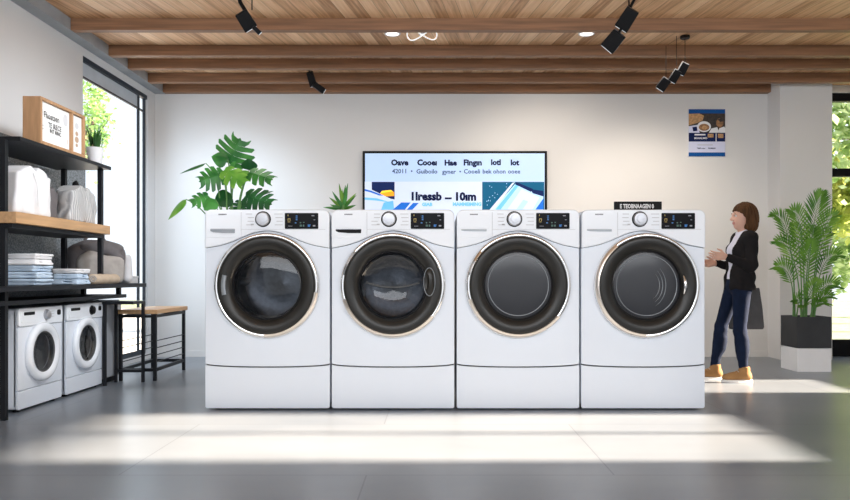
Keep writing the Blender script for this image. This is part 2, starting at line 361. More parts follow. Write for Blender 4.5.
def tag(o, label=None, cat=None, group=None, kind=None):
    if label: o['label'] = label
    if cat: o['category'] = cat
    if group: o['group'] = group
    if kind: o['kind'] = kind
    return o
def thing(name, label, cat, loc=(0,0,0), rotz=0.0, group=None):
    o = bpy.data.objects.new(name, None); COL.objects.link(o); o.empty_display_size = 0.1
    o.location = loc; o.rotation_euler = (0,0,rotz)
    return tag(o, label, cat, group)
def struct(mb, name, mats, parent=None, **k):
    o = mb.build(name, mats, parent, **k)
    if parent is None: o['kind'] = 'structure'
    return o
def text_mb(body, size, loc, facing='-y', extr=0.0, align='CENTER', sx=1.0, bold=0.0):
    """letters as a mesh builder, standing at loc; facing -y (towards the camera) or +x"""
    cu = bpy.data.curves.new('t', 'FONT'); cu.body = body; cu.size = size; cu.align_x = align; cu.align_y = 'CENTER'
    cu.extrude = extr; cu.offset = bold; cu.resolution_u = 2
    ob = bpy.data.objects.new('t', cu); COL.objects.link(ob)
    dg = bpy.context.evaluated_depsgraph_get(); me = bpy.data.meshes.new_from_object(ob.evaluated_get(dg))
    mb = MB(); vs = [v.co.copy() for v in me.vertices]
    if facing == '-y': vs = [Vector((v.x*sx, -v.z, v.y)) for v in vs]
    else: vs = [Vector((v.z, v.x*sx, v.y)) for v in vs]
    mb.add([v+Vector(loc) for v in vs], [tuple(p.vertices) for p in me.polygons])
    bpy.data.objects.remove(ob); bpy.data.curves.remove(cu); bpy.data.meshes.remove(me)
    return mb
def rrect(x0, x1, z0, z1, rad, corners=(1,1,1,1), n=6):
    """rounded rectangle, corners bl br tr tl"""
    out = []
    for (cx, cz, a, on) in ((x0+rad, z0+rad, PI, corners[0]), (x1-rad, z0+rad, 1.5*PI, corners[1]), (x1-rad, z1-rad, 0, corners[2]), (x0+rad, z1-rad, PI/2, corners[3])):
        if on:
            for k in range(n+1): out.append((cx+rad*math.cos(a+PI/2*k/n), cz+rad*math.sin(a+PI/2*k/n)))
        else:
            out.append((cx+(-rad if a in (PI, PI/2) else rad), cz+(-rad if a in (PI, 1.5*PI) else rad)))
    return out

# ------------------------------------------------------------------ implicit surfaces (for cloth, body, soft things)
class SDF:
    def __init__(s, lo, hi, h):
        s.lo = np.array(lo, float); s.h = h
        s.n = np.ceil((np.array(hi)-s.lo)/h).astype(int)+1
        s.ax = [s.lo[i]+h*np.arange(s.n[i]) for i in range(3)]
        s.d = np.full(s.n, 1.0, np.float32)
    def _blk(s, lo, hi, mg):
        sl = []
        for i in range(3):
            a = int(max(0, math.floor((lo[i]-mg-s.lo[i])/s.h))); b = int(min(s.n[i], math.ceil((hi[i]+mg-s.lo[i])/s.h)+1))
            if b <= a: return None, None
            sl.append(slice(a, b))
        return tuple(sl), np.meshgrid(*[s.ax[i][sl[i]] for i in range(3)], indexing='ij')
    def _join(s, sl, dd, k):
        a = s.d[sl]
        if k > 0:
            h = np.maximum(k-np.abs(a-dd), 0)/k; s.d[sl] = np.minimum(a, dd)-h*h*k*0.25
        else: s.d[sl] = np.minimum(a, dd)
    def cap(s, a, b, ra, rb=None, k=0.02, sc=(1,1,1), carve=False):
        rb = ra if rb is None else rb; a = np.array(a, float); b = np.array(b, float); sc = np.array(sc, float)
        rm = max(ra, rb)*sc; lo = np.minimum(a, b)-rm; hi = np.maximum(a, b)+rm
        sl, g = s._blk(lo, hi, k+3*s.h)
        if sl is None: return s
        A = a/sc; Bv = b/sc-A; L = max((Bv*Bv).sum(), 1e-9)
        p = [g[i]/sc[i]-A[i] for i in range(3)]
        t = np.clip((p[0]*Bv[0]+p[1]*Bv[1]+p[2]*Bv[2])/L, 0, 1)
        dd = (np.sqrt(sum((p[i]-Bv[i]*t)**2 for i in range(3)))-(ra+(rb-ra)*t))*sc.min()
        if carve: s.d[sl] = np.maximum(s.d[sl], -dd)
        else: s._join(sl, dd, k)
        return s
    def ell(s, c, r, k=0.02, rot=None, carve=False):
        c = np.array(c, float); r = np.array(r, float); mr = r.max()
        sl, g = s._blk(c-mr, c+mr, k+3*s.h)
        if sl is None: return s
        p = [g[i]-c[i] for i in range(3)]
        if rot is not None:
            Rm = np.array(Euler(rot).to_matrix().transposed()); p = [sum(Rm[i][j]*p[j] for j in range(3)) for i in range(3)]
        q0 = np.sqrt(sum((p[i]/r[i])**2 for i in range(3))); q1 = np.sqrt(sum((p[i]/r[i]**2)**2 for i in range(3)))+1e-9
        dd = q0*(q0-1)/q1
        if carve: s.d[sl] = np.maximum(s.d[sl], -dd)
        else: s._join(sl, dd, k)
        return s
    def rbox(s, c, half, rad, k=0.02, rot=None, carve=False):
        c = np.array(c, float); hf = np.array(half, float)-rad; mr = float(np.linalg.norm(half))
        sl, g = s._blk(c-mr, c+mr, k+3*s.h)
        if sl is None: return s
        p = [g[i]-c[i] for i in range(3)]
        if rot is not None:
            Rm = np.array(Euler(rot).to_matrix().transposed()); p = [sum(Rm[i][j]*p[j] for j in range(3)) for i in range(3)]
        q = [np.abs(p[i])-hf[i] for i in range(3)]
        dd = np.sqrt(sum(np.maximum(x, 0)**2 for x in q))+np.minimum(np.maximum(np.maximum(q[0], q[1]), q[2]), 0)-rad
        if carve: s.d[sl] = np.maximum(s.d[sl], -dd)
        else: s._join(sl, dd, k)
        return s
    def plane(s, pt, nrm):
        """keep the side opposite to nrm"""
        g = np.meshgrid(*s.ax, indexing='ij'); n = np.array(nrm, float); n /= np.linalg.norm(n)
        s.d = np.maximum(s.d, sum((g[i]-pt[i])*n[i] for i in range(3)).astype(np.float32)); return s
    def wave(s, fn):
        g = np.meshgrid(*s.ax, indexing='ij'); s.d = s.d+fn(g[0], g[1], g[2]).astype(np.float32); return s
    def mesh(s, mb=None, mi=0, relax=2):
        d = s.d; h = s.h
        d = d.copy()
        for i in range(3):
            ix = [slice(None)]*3; ix[i] = 0; d[tuple(ix)] = 1; ix[i] = -1; d[tuple(ix)] = 1
        ins = d < 0; nx, ny, nz = d.shape
        cnt = np.zeros((nx-1, ny-1, nz-1), np.int8)
        for a in (0,1):
            for b in (0,1):
                for c in (0,1): cnt += ins[a:nx-1+a, b:ny-1+b, c:nz-1+c]
        act = (cnt > 0) & (cnt < 8); I, J, K = np.nonzero(act); N = len(I)
        if mb is None: mb = MB()
        if N == 0: return mb
        idx = np.full(act.shape, -1, np.int64); idx[I, J, K] = np.arange(N)
        acc = np.zeros((N, 3)); ct = np.zeros(N)
        cor = [(a, b, c) for a in (0,1) for b in (0,1) for c in (0,1)]
        for p in cor:
            for ax in range(3):
                if p[ax]: continue
                q = list(p); q[ax] = 1
                d0 = d[I+p[0], J+p[1], K+p[2]]; d1 = d[I+q[0], J+q[1], K+q[2]]
                mk = (d0 < 0) != (d1 < 0); t = np.where(mk, d0/np.where(d0 == d1, 1, d0-d1), 0)
                pos = np.tile(np.array(p, float), (N, 1)); pos[:, ax] += t
                acc[mk] += pos[mk]; ct[mk] += 1
        V = (np.stack([I, J, K], 1)+acc/ct[:, None])*h+s.lo
        F = []
        for ax in range(3):
            sh = [nx, ny, nz]
            s0 = [slice(1, sh[i]-1) for i in range(3)]; s1 = list(s0); s0[ax] = slice(0, sh[ax]-1); s1[ax] = slice(1, sh[ax])
            e = ins[tuple(s0)] != ins[tuple(s1)]; E = np.stack(np.nonzero(e), 1)
            off = [1, 1, 1]; off[ax] = 0; E = E+np.array(off)
            o1, o2 = [(1, 2), (2, 0), (0, 1)][ax]
            q = []
            for (a, b) in ((0,0), (1,0), (1,1), (0,1)):
                T = E.copy(); T[:, o1] -= a; T[:, o2] -= b; q.append(idx[T[:,0], T[:,1], T[:,2]])
            q = np.stack(q, 1); fl = ins[tuple(s0)][e]
            q[~fl] = q[~fl][:, ::-1]
            F.append(q)
        F = np.concatenate(F); F = F[(F >= 0).all(1)]
        for _ in range(relax):
            sm = np.zeros_like(V); c2 = np.zeros(N)
            for a in range(4):
                b = (a+1) % 4
                np.add.at(sm, F[:, a], V[F[:, b]]); np.add.at(c2, F[:, a], 1)
                np.add.at(sm, F[:, b], V[F[:, a]]); np.add.at(c2, F[:, b], 1)
            V = V*0.5+0.5*sm/np.maximum(c2, 1)[:, None]
        return mb.add(V.tolist(), F.tolist(), mi)
# ------------------------------------------------------------------ the room
RW = 1.66; YW = RW*D                      # back wall
XL = -3.356; XR = 5.6; YN = -2.6          # left wall, right wall, near end
ZB = ZC+182/S*1.66                        # underside of the beams
ZT = ZB+0.106                             # underside of the planks
Y1, Y2 = 1.321*D, 1.62*D                  # left window opening
ZH = 3.064
struct(MB().bb(XL-0.3, XR+0.3, YN, YW+0.3, -0.1, 0.0), 'floor', 'floor')
struct(MB().bb(XL-0.3, XR+0.3, YN, YW+0.3, ZT, ZT+0.12), 'ceiling', 'ceil')
struct(MB().bb(XL-0.07, XL, YN, Y1, 0, ZT).bb(XL-0.07, XL, Y1, Y2, ZH, ZT).bb(XL-0.07, XL, Y1, Y2, 0, 0.06).bb(XL-0.07, XL, Y2, YW+0.15, 0, ZT), 'wall_left', 'wall_l')
XC0, XC1 = 3.96, 4.56
struct(MB().bb(XL, XC1, YW, YW+0.15, 0, ZT).bb(XC1, XR+0.18, YW, YW+0.15, 3.155, ZT), 'wall_back', 'wall')
struct(MB().bb(XC0, XC1, 1.60*D, YW, 0, ZT), 'wall_pillar', 'wall')
# right wall: two sunny window openings, out of frame
SA0, SA1, SB0, SB1 = 3.74, 5.06, 5.95, 6.75
rw = MB()
rw.bb(XR, XR+0.18, YN, SA0, 0, ZT).bb(XR, XR+0.18, SA1, SB0, 0, ZT).bb(XR, XR+0.18, SB1, YW+0.15, 0, ZT)
WZ = ((1.38, 3.04), (0.80, 1.95))
for (a, b), (za, zb) in zip(((SA0, SA1), (SB0, SB1)), WZ): rw.bb(XR, XR+0.18, a, b, 0, za).bb(XR, XR+0.18, a, b, zb, ZT)
struct(rw, 'wall_right', 'wall')
struct(MB().bb(XL+0.0, XC0, YW-0.012, YW, 0, 0.07), 'baseboard_back', 'wall')
struct(MB().bb(XL, XL+0.126, YN, YW, ZB, ZT), 'trim_1', 'concrete')
for i, yb in enumerate((30, 55.5, 68.5, 82, 94)):
    r_ = 1.66*182/(276-yb); y_ = r_*D
    x1 = 3.99 if i == 4 else XR
    if i == 4: struct(MB().bb(XL+0.126, XC0, y_-0.09, y_, ZB, ZT), 'trim_6', 'beam', bevel=0.004)
    else: struct(MB().bb(XL+0.126, XR, y_, y_+0.075, ZB, ZT), 'trim_%d' % (i+2), 'beam', bevel=0.004)
# left window
w = struct(MB().bb(XL-0.06, XL-0.01, Y1, Y2, ZH-0.045, ZH).bb(XL-0.06, XL-0.03, Y1, Y2, 0.06, 0.11).bb(XL-0.05, XL-0.03, Y2-0.03, Y2, 0.11, ZH-0.045)
           .bb(XL-0.05, XL-0.03, Y2-0.20, Y2-0.165, 0.11, ZH-0.045).bb(XL-0.06, XL-0.04, Y1, Y1+0.02, 0.11, ZH-0.045).bb(XL-0.05, XL-0.03, Y1, Y2, ZH-0.20, ZH-0.18), 'window_1', 'frame')
MB().bb(XL-0.058, XL-0.053, Y1+0.02, Y2, 0.11, ZH-0.045).build('pane', 'glass', w)
MB().bb(XL-0.050, XL-0.042, Y1+0.02, Y2-0.20, ZH-0.18, ZH-0.045).build('header_panel', pmat('header_grey', (0.55, 0.62, 0.70), 0.6), w)
# right rear window beside the pillar
w = MB(); yf = YW+0.03
w.bb(XC1, XR, yf, yf+0.08, 3.06, 3.155).bb(XC1, XR, yf, yf+0.08, 2.158, 2.254).bb(XC1, XR, yf, yf+0.08, 0.0, 0.20).bb(XC1, XC1+0.012, yf, yf+0.08, 0.2, 3.06).bb(XR-0.05, XR, yf, yf+0.08, 0.2, 3.06)
w = struct(w, 'window_2', 'blackpl')
MB().bb(XC1+0.012, XR-0.05, yf+0.03, yf+0.036, 0.20, 2.158).bb(XC1+0.012, XR-0.05, yf+0.03, yf+0.036, 2.254, 3.06).build('pane', 'glass', w)
for n, (a, b) in enumerate(((SA0, SA1), (SB0, SB1))):
    f = MB(); x0 = XR+0.05
    za, zb = WZ[n]
    f.bb(x0, x0+0.06, a, b, za, za+0.03).bb(x0, x0+0.06, a, b, zb-0.03, zb).bb(x0, x0+0.06, a, a+0.03, za+0.03, zb-0.03).bb(x0, x0+0.06, b-0.03, b, za+0.03, zb-0.03)
    if n == 0: f.bb(x0, x0+0.06, (a+b)/2+0.01, (a+b)/2+0.06, za+0.03, zb-0.03)
    f = struct(f, 'window_%d' % (n+3), 'frame')
    MB().bb(x0+0.028, x0+0.033, a+0.03, b-0.03, za+0.03, zb-0.03).build('pane', 'glass', f)
# the ground outside
struct(MB().bb(-14, 22, YW+0.36, 30, -0.14, -0.04).bb(XR+0.4, 22, -4, YW+0.35, -0.14, -0.04), 'garden_lawn', 'lawn')
struct(MB().bb(-14, XL-0.4, -4, YW+0.35, -0.14, -0.04).bb(-14, XL-0.4, YW+0.35, 22, -0.04, -0.03), 'ground_paving', 'paving')

# ------------------------------------------------------------------ the four large washers
def dial_parts(t, x, z, r, y0, big=True):
    k = MB().lathe([(r*1.12, y0), (r*1.12, y0-0.006), (r*1.0, y0-0.010)], (x,0,z), 'y', 40)
    d = k.build('dial', 'blackpl' if big else 'silver', t, smooth=30)
    MB().lathe([(r*0.98, y0-0.008), (r*0.96, y0-0.022), (r*0.84, y0-0.028), (0.0005, y0-0.030)], (x,0,z), 'y', 40).build('dial_cap', 'silver', d, smooth=30)
    MB().lathe([(r*0.66, y0-0.029), (r*0.64, y0-0.034), (0.0005, y0-0.035)], (x+0.006,0,z+0.003), 'y', 32).build('dial_face', 'silver', d, smooth=30)
    return d

def washer(cx_px, wpx, style, label):
    X = (cx_px-HX)/S; W = wpx/S/2; zp = lambda py: ZC-(py-HY)/S
    t = thing('washing_machine', label, 'washing machine', (X, D+0.0, 0), 0, 'large front-loading washing machines in a row')
    H = zp(209.8); T = 0.022
    rr = 0.045
    # body
    out = rrect(-W, W, 0.03, H, rr, (0,0,1,1))
    out = [(x, z) for x, z in rrect(-W, W, 0.012, H, rr, (1,1,1,1))]
    c = MB(); n = len(out); y0, y1 = T+0.002, 0.74
    vs = [(x*0.995, y0, z) for x, z in out]+[(x, y0+0.012, z) for x, z in out]+[(x, y1, z) for x, z in out]
    fs = [tuple(range(2*n, 3*n))[::-1]]+[(i, i+n, (i+1) % n+n, (i+1) % n) for i in range(n)]+[(i+n, i+2*n, (i+1) % n+2*n, (i+1) % n+n) for i in range(n)]
    c.add(vs, fs)
    cz = zp(285.3)
    # front of the body shell, coloured dark for shade in the slits; drum opening
    c.plate_hole([(x*0.995, z) for x, z in out], (0, cz), 0.255, y0, y0+0.02, mi=1)
    c.build('cabinet', ['white', 'gap'], t, smooth=35)
    for sx in (-1, 1):
        for yy in (0.09, 0.66): MB().lathe([(0.0005, 0.0), (0.03, 0.0), (0.03, 0.008), (0.022, 0.012)], (sx*(W-0.08), yy, 0), 'z', 16).build('foot', 'blackpl', t)
    # curves of the fascia
    up = [(-W, zp(248)), (-0.335, zp(245.2)), (-0.25, zp(241.5)), (-0.175, zp(237)), (-0.09, zp(232.6)), (0, zp(230.8)), (0.09, zp(232.6)), (0.175, zp(237)), (0.25, zp(241.5)), (0.335, zp(245.2)), (W, zp(248))]
    def fine(pts, m=5):
        o = []
        for i in range(len(pts)-1):
            p0, p1, p2, p3 = pts[max(i-1,0)], pts[i], pts[i+1], pts[min(i+2, len(pts)-1)]
            for k in range(m):
                q = k/m; o.append(tuple(0.5*((2*p1[j])+(-p0[j]+p2[j])*q+(2*p0[j]-5*p1[j]+4*p2[j]-p3[j])*q*q+(-p0[j]+3*p1[j]-3*p2[j]+p3[j])*q**3) for j in (0,1)))
        return o+[pts[-1]]
    up = fine(up)
    lo = [(W*math.cos(PI*k/24)*-1, zp(364.0+3.2*math.sin(PI*k/24)**1.0)) for k in range(25)]
    g = 0.0045
    body = [(x, z+g) for x, z in lo]+[(x, z-0.003) for x, z in up[::-1]]
    MB().plate_hole(body, (0, cz), 0.262, 0, T).build('front_panel', 'white', t, smooth=30, bevel=0.004)
    base = [(x, z-g) for x, z in lo[::-1]]+[(-W, 0.022), (-W+0.010, 0.012), (W-0.010, 0.012), (W, 0.022)]
    MB().prism(base, 0, T).build('base_panel', 'white', t, smooth=30, bevel=0.006)
    top = up+[p for p in rrect(-W, W, 0.5, H, rr, (1,1,1,1)) if p[1] > H-rr-1e-6]
    MB().prism(top, -0.014, T).build('control_panel', 'panelw', t, smooth=30, bevel=0.007, segs=3)
    yc = -0.0145
    # seams, drawer
    MB().bb(-0.187, -0.1845, yc-0.0006, yc+0.002, zp(236), zp(212.5)).bb(-0.184, W-0.03, yc-0.0006, yc+0.002, zp(229.6), zp(229.3)).build('panel_seam', 'print', t, smooth=0)
    zd = zp(231) if style < 3 else zp(230.5)
    hw, hh = [(0.089, 0.021), (0.092, 0.022), (0.092, 0.010), (0.090, 0.012)][style-1]
    xd = -0.318
    dr = MB().bb(xd-hw-0.03, -0.1885, yc-0.0012, yc+0.003, zp(237.5), zp(212.8)).build('detergent_drawer', 'panelw', t, bevel=0.001)
    lip = [(xd-hw, zd+hh*0.55), (xd+hw, zd+hh*0.55), (xd+hw*0.98, zd-hh*0.75), (xd, zd-hh*0.75), (xd-hw*0.75, zd-hh*0.5), (xd-hw*0.98, zd-hh*0.1)]
    MB().prism(lip, yc-0.004, yc+0.002).build('drawer_grip', ['handle_grey', 'blackpl', 'handle_grey', 'handle_grey'][style-1], dr, smooth=0)
    MB().bb(xd-hw*0.95, xd+hw*0.98, yc-0.007, yc-0.002, zd+hh*0.50, zd+hh*0.75).build('drawer_lip', 'silver' if style < 3 else 'print', dr)
    # little brand mark: an unreadable row of grey letters
    bmk = MB(); rnd = random.Random(style)
    xx = -0.322-0.025
    for k in range(7):
        ww = 0.0062; bmk.bb(xx, xx+ww, yc-0.0025, yc-0.001, zp(214.6)-0.0045, zp(214.6)+0.0045); xx += ww+0.0022
    bmk.build('brand_mark', 'printd', dr, smooth=0)
    # dial
    dial_parts(t, -0.028+(0.0 if style != 3 else 0), zp(219.3), 0.050, yc)
    # programme marks
    mk = MB(); mk2 = MB()
    for k in range(4):
        z = zp(214.2+k*3.6); rnd2 = rnd.random()
        mk.bb(-0.155+0.02*rnd2, -0.155+0.02*rnd2+0.045, yc-0.0012, yc+0.001, z-0.0022, z+0.0022)
        mk2.bb(0.052+0.008*k % 0.02, 0.052+0.06, yc-0.0012, yc+0.001, z-0.0022, z+0.0022)
    mk.bb(-0.115, -0.095, yc-0.0012, yc+0.001, zp(224.6)-0.005, zp(224.6)+0.005)
    mk.build('programme_marks', 'print', t, smooth=0); mk2.build('programme_marks', 'print', t, smooth=0)
    # display
    x0, x1, z0, z1 = 0.128, 0.368, zp(229.0), zp(213.2)
    ds = MB().prism(rrect(x0, x1, z0, z1, 0.006), yc-0.004, yc+0.002).build('display', 'disp', t, smooth=30)
    gl = {k: MB() for k in ('ledy', 'ledb', 'ledg', 'ledw')}
    yd = yc-0.0046; ht = z1-z0
    def dot(k, u, v, w_, h_): gl[k].bb(x0+(x1-x0)*u, x0+(x1-x0)*u+w_, yd, yd+0.001, z0+ht*v, z0+ht*v+h_)
    for a, b, w_, h_ in ((0.09, 0.62, 0.018, 0.004), (0.09, 0.50, 0.004, 0.016), (0.15, 0.50, 0.004, 0.016), (0.09, 0.80, 0.004, 0.012), (0.09, 0.42, 0.018, 0.004)): dot('ledy', a, b, w_, h_)
    for a, b in ((0.33, 0.78), (0.33, 0.55), (0.33, 0.66), (0.30, 0.35), (0.70, 0.15), (0.72, 0.22)): dot('ledb', a, b, 0.012, 0.006)
    dot('ledb', 0.69, 0.13, 0.016, 0.016)
    for a in (0.45, 0.54, 0.47): dot('ledg', a, 0.14, 0.010, 0.014)
    dot('ledg', 0.45, 0.35, 0.010, 0.008); dot('ledg', 0.55, 0.38, 0.010, 0.006)
    dot('ledw', 0.80, 0.80, 0.020, 0.006); dot('ledw', 0.84, 0.15, 0.018, 0.010); dot('ledw', 0.86, 0.55, 0.012, 0.004); dot('ledw', 0.10, 0.16, 0.03, 0.003)
    for k, m in (('ledy', 'yellow digits'), ('ledb', 'blue symbols'), ('ledg', 'green symbols'), ('ledw', 'white symbols')):
        tag(gl[k].build('display_symbols', k, ds, smooth=0), m)
    # door
    dx = [0.0, 0.0, 0.0, 0.022][style-1]
    C3 = (dx, 0, cz)
    d = MB().lathe([(0.352, 0.0), (0.374, 0.0), (0.379, -0.014), (0.376, -0.032), (0.368, -0.044), (0.358, -0.048), (0.350, -0.044)], C3, 'y', 96).build('door', 'chrome', t, smooth=50)
    tag(d, 'chrome rim of the round door')
    MB().lathe([(0.351, -0.040), (0.347, -0.052), (0.335, -0.057), (0.300, -0.054), (0.268, -0.043), (0.252, -0.028), (0.247, -0.012)], C3, 'y', 96).build('door_ring', 'doorring', d, smooth=60)
    MB().lathe([(0.249, -0.016), (0.240, -0.020), (0.236, -0.008), (0.232, 0.030)], C3, 'y', 80).build('door_bezel', 'bezel', d, smooth=50)
    if style == 1:
        MB().lathe([(0.236, -0.012), (0.20, -0.020), (0.12, -0.028), (0.0005, -0.031)], C3, 'y', 64).build('door_glass', 'dglass', d, smooth=60)
    elif style == 2:
        MB().lathe([(0.236, -0.010), (0.215, 0.012), (0.17, 0.045), (0.09, 0.065), (0.0005, 0.07)], C3, 'y', 64).build('door_glass', 'dglass', d, smooth=60)
        # moulded ledge across the bowl
        MB().tube([Vector((dx+0.19*math.cos(q), 0.004-0.02*math.sin((q-PI)/1.0)*-1, cz+0.02-0.035*math.sin(q-PI)**2*1.0)) for q in [PI+PI*k/20 for k in range(21)]], 0.008, 10).build('glass_ledge', 'gasket', d, smooth=60)
    else:
        MB().lathe([(0.236, -0.010), (0.21, -0.014), (0.12, -0.018), (0.0005, -0.020)], C3, 'y', 64).build('door_glass', 'dglass2', d, smooth=60)
        MB().lathe([(0.214, -0.0135), (0.2155, -0.0155), (0.2185, -0.0155), (0.220, -0.0125)], C3, 'y', 80).build('glass_rim', 'handle_grey', d, smooth=60)
    # bright crescent: the rim's reflection shaped as an added strip
    a0, a1 = [(R(268), R(352)), (R(196), R(322)), (R(196), R(322)), (R(128), R(268))][style-1]
    MB().lathe([(0.346, -0.0525), (0.350, -0.057), (0.366, -0.0515), (0.374, -0.040), (0.376, -0.030)], C3, 'y', 60, a0=a0, a1=a1).build('rim_gleam', 'warmchrome', d, smooth=50)
    if style in (2, 3):
        MB().lathe([(0.349, -0.049), (0.352, -0.053), (0.364, -0.049), (0.370, -0.042)], C3, 'y', 40, a0=R(138), a1=R(168)).build('rim_gleam', 'chrome', d, smooth=50)
    if style == 1:
        MB().lathe([(0.285, -0.049), (0.284, -0.066), (0.300, -0.070), (0.316, -0.066), (0.316, -0.054)], C3, 'y', 16, a0=R(166), a1=R(193)).build('door_handle', 'handle_grey', d, smooth=50, bevel=0.002)
    if style == 2:
        h = MB(); n = 14
        for i in range(n+1):
            pass
        sd = SDF((0.19, -0.12, cz-0.14), (0.33, 0.0, cz+0.16), 0.004)
        sd.ell((0.262, -0.052, cz+0.025), (0.040, 0.026, 0.100)).ell((0.240, -0.078, cz+0.025), (0.018, 0.020, 0.070), carve=True)
        sd.mesh(h).build('door_handle', 'doorring', d, smooth=80)
        MB().tube([(0.262+0.040*math.cos(q), -0.056, cz+0.025+0.100*math.sin(q)) for q in [2*PI*k/40 for k in range(41)]], 0.0035, 6).build('handle_edge', 'handle_grey', d, smooth=80)
    if style == 4:
        pts = [(dx+0.262*math.cos(q), -0.050-0.010*math.cos(q*6), cz+0.262*math.sin(q)) for q in [R(-14+30*k/16) for k in range(17)]]
        MB().tube(pts, [0.004+0.010*math.sin(PI*k/16) for k in range(17)], 10).build('door_handle', 'chrome', d, smooth=80)
        for a in (0.10, 0.125, 0.15):
            MB().tube([(dx+a*1.0*math.cos(q)*0.9, -0.022, cz+a*1.1*math.sin(q)) for q in [R(-62+110*k/14) for k in range(15)]], [0.0004+0.003*math.sin(PI*k/14) for k in range(15)], 6).build('glass_arc', 'handle_grey', d, smooth=80)
    # gasket and drum behind the glass
    MB().lathe([(0.262, 0.03), (0.236, 0.034), (0.232, 0.05), (0.244, 0.07), (0.262, 0.075)], (0,0,cz), 'y', 64).build('door_seal', 'gasket', t, smooth=60)
    dm = MB().lathe([(0.225, 0.075), (0.29, 0.10), (0.295, 0.14), (0.295, 0.52), (0.26, 0.55), (0.10, 0.56), (0.0005, 0.54)], (0,0,cz), 'y', 64).build('drum', 'drum', t, smooth=40)
    for k in range(3):
        a = R([55, 75, 90, 35][style-1]+120*k)
        q = MB(); ux, uz = math.cos(a), math.sin(a)
        q.tube([(0.272*ux, 0.16, cz+0.272*uz), (0.262*ux, 0.30, cz+0.262*uz), (0.272*ux, 0.50, cz+0.272*uz)], [0.016, 0.032, 0.020], 10)
        q.build('drum_lifter', 'lifter', dm, smooth=70)
    return t

washer(267.5, 124.5, 1, 'leftmost large white washer, its drum visible through the round door')
washer(393.0, 122.5, 2, 'second large white washer from the left, black oval handle on the right of its door')
washer(518.0, 122.5, 3, 'third large white washer from the left, plain smoked door with no handle')
washer(643.0, 123.5, 4, 'rightmost large white washer, chrome sliver handle on its door, beside the walking woman')

# sign standing on the rightmost washer
sx0, sx1 = (616.5-HX)/S, (664.5-HX)/S
t = thing('counter_sign', 'small black sign with blocky white capitals standing on the rightmost large washer', 'sign', ((sx0+sx1)/2, D+0.06, ZC+(276-209.8)/S))
zt = (209.8-200.7)/S*1.01
MB().bb(-(sx1-sx0)/2, (sx1-sx0)/2, 0, 0.02, 0.0, zt).build('board', 'blackpl', t, bevel=0.002)
MB().bb(-0.10, 0.10, 0.021, 0.09, 0.0, 0.008).build('stand', 'blackpl', t)
text_mb('E TEOBNAAGEN 0', 0.042, (-0.010, -0.0015, zt*0.45), sx=0.72, bold=0.0016).build('lettering', 'pst_white', t, smooth=0)

# ------------------------------------------------------------------ television
ty = YW-0.075
X0, X1 = (362.3-HX)/S*1.64, (547.5-HX)/S*1.64
zt = ZC+(276-150.5)/S*1.64; hgt = (X1-X0)*0.5625; xm = (X0+X1)/2
t = thing('television', 'wide wall-mounted television showing pale blue advertising panels, behind the middle washers', 'television', (xm, ty, zt-hgt/2))
Wt, Ht = X1-X0, hgt
MB().bb(-Wt/2, Wt/2, 0, 0.05, -Ht/2, Ht/2).build('casing', 'blackpl', t, bevel=0.006)
MB().bb(-0.3, 0.3, 0.05, 0.074, -0.25, 0.25).build('wall_bracket', 'blackpl', t)
bz = 0.030
sc = MB().bb(-Wt/2+bz, Wt/2-bz, -0.003, 0.001, -Ht/2+bz, Ht/2-bz).build('screen', 'scr_bg', t)
tx = lambda px: (px-HX)/S*1.625-xm
tz = lambda py: ZC+(276-py)/S*1.625-(zt-hgt/2)
def tpoly(name, pts, m, lay): MB().poly([(tx(a), -0.003-0.0012*lay, tz(b)) for a, b in pts]).build(name, m, sc, smooth=0)
# crop px (scale 4.25, origin 355,140) -> photo px
cp = lambda a, b: (355+a/4.25, 140+b/4.25)
for body, a, b, sz in (('Oave', 188, 91, 24), ('Cooeı', 306, 91, 24), ('Hae', 407, 92, 23), ('Fingın', 502, 91, 24), ('lotl', 602, 90, 23), ('lot', 683, 91, 23)):
    px, py = cp(a, b); text_mb(body, sz/4.25/S*1.625*1.42, (tx(px), -0.0055, tz(py)), bold=0.0045).build('headline_text', 'scr_text', sc, smooth=0)
for body, a, b in (('42011  •', 200, 128), ('Guiboilo', 305, 129), ('gyner  •', 412, 130), ('Cooeli', 499, 129), ('bek', 563, 129), ('ohon', 617, 129), ('ooee', 680, 129)):
    px, py = cp(a, b); text_mb(body, 20/4.25/S*1.625*1.3, (tx(px), -0.0055, tz(py)), bold=0.0016).build('subtitle_text', 'scr_soft', sc, smooth=0)
def cpoly(name, pts, m, lay): tpoly(name, [cp(*p) for p in pts], m, lay)
bot = 420
cpoly('banner', [(38, 172), (810, 172), (810, bot), (38, bot)], 'scr_white', 1)
cpoly('navy_block', [(68, 173), (166, 173), (166, 262), (68, 262)], 'scr_navy', 2)
cpoly('orange_shape', [(104, 222), (112, 212), (150, 208), (164, 218), (164, 234), (108, 236)], 'scr_orange', 3)
cpoly('yellow_shape', [(104, 222), (112, 212), (150, 208), (160, 214), (120, 220)], 'scr_yellow', 4)
cpoly('swoosh', [(38, 202), (70, 208), (150, 246), (240, 262), (300, 270), (300, bot), (38, bot)], 'scr_white', 4)
cpoly('swoosh', [(38, 204), (68, 212), (120, 232), (100, 232), (62, 218), (38, 212)], 'scr_blue', 5)
cpoly('swoosh', [(38, 240), (90, 244), (150, 262), (90, 254), (38, 250)], 'scr_cyan', 5)
cpoly('swoosh', [(60, bot), (120, 262), (160, 254), (180, bot)], 'scr_cyan', 5)
cpoly('swoosh', [(150, 300), (195, 262), (235, 262), (205, 300), (140, bot), (90, bot)], 'scr_blue', 6)
cpoly('swoosh', [(212, 300), (246, 264), (270, 264), (236, 300), (180, bot), (150, bot)], 'scr_blue', 6)
cpoly('teal_picture', [(543, 173), (810, 173), (810, bot), (543, bot)], 'scr_teal', 2)
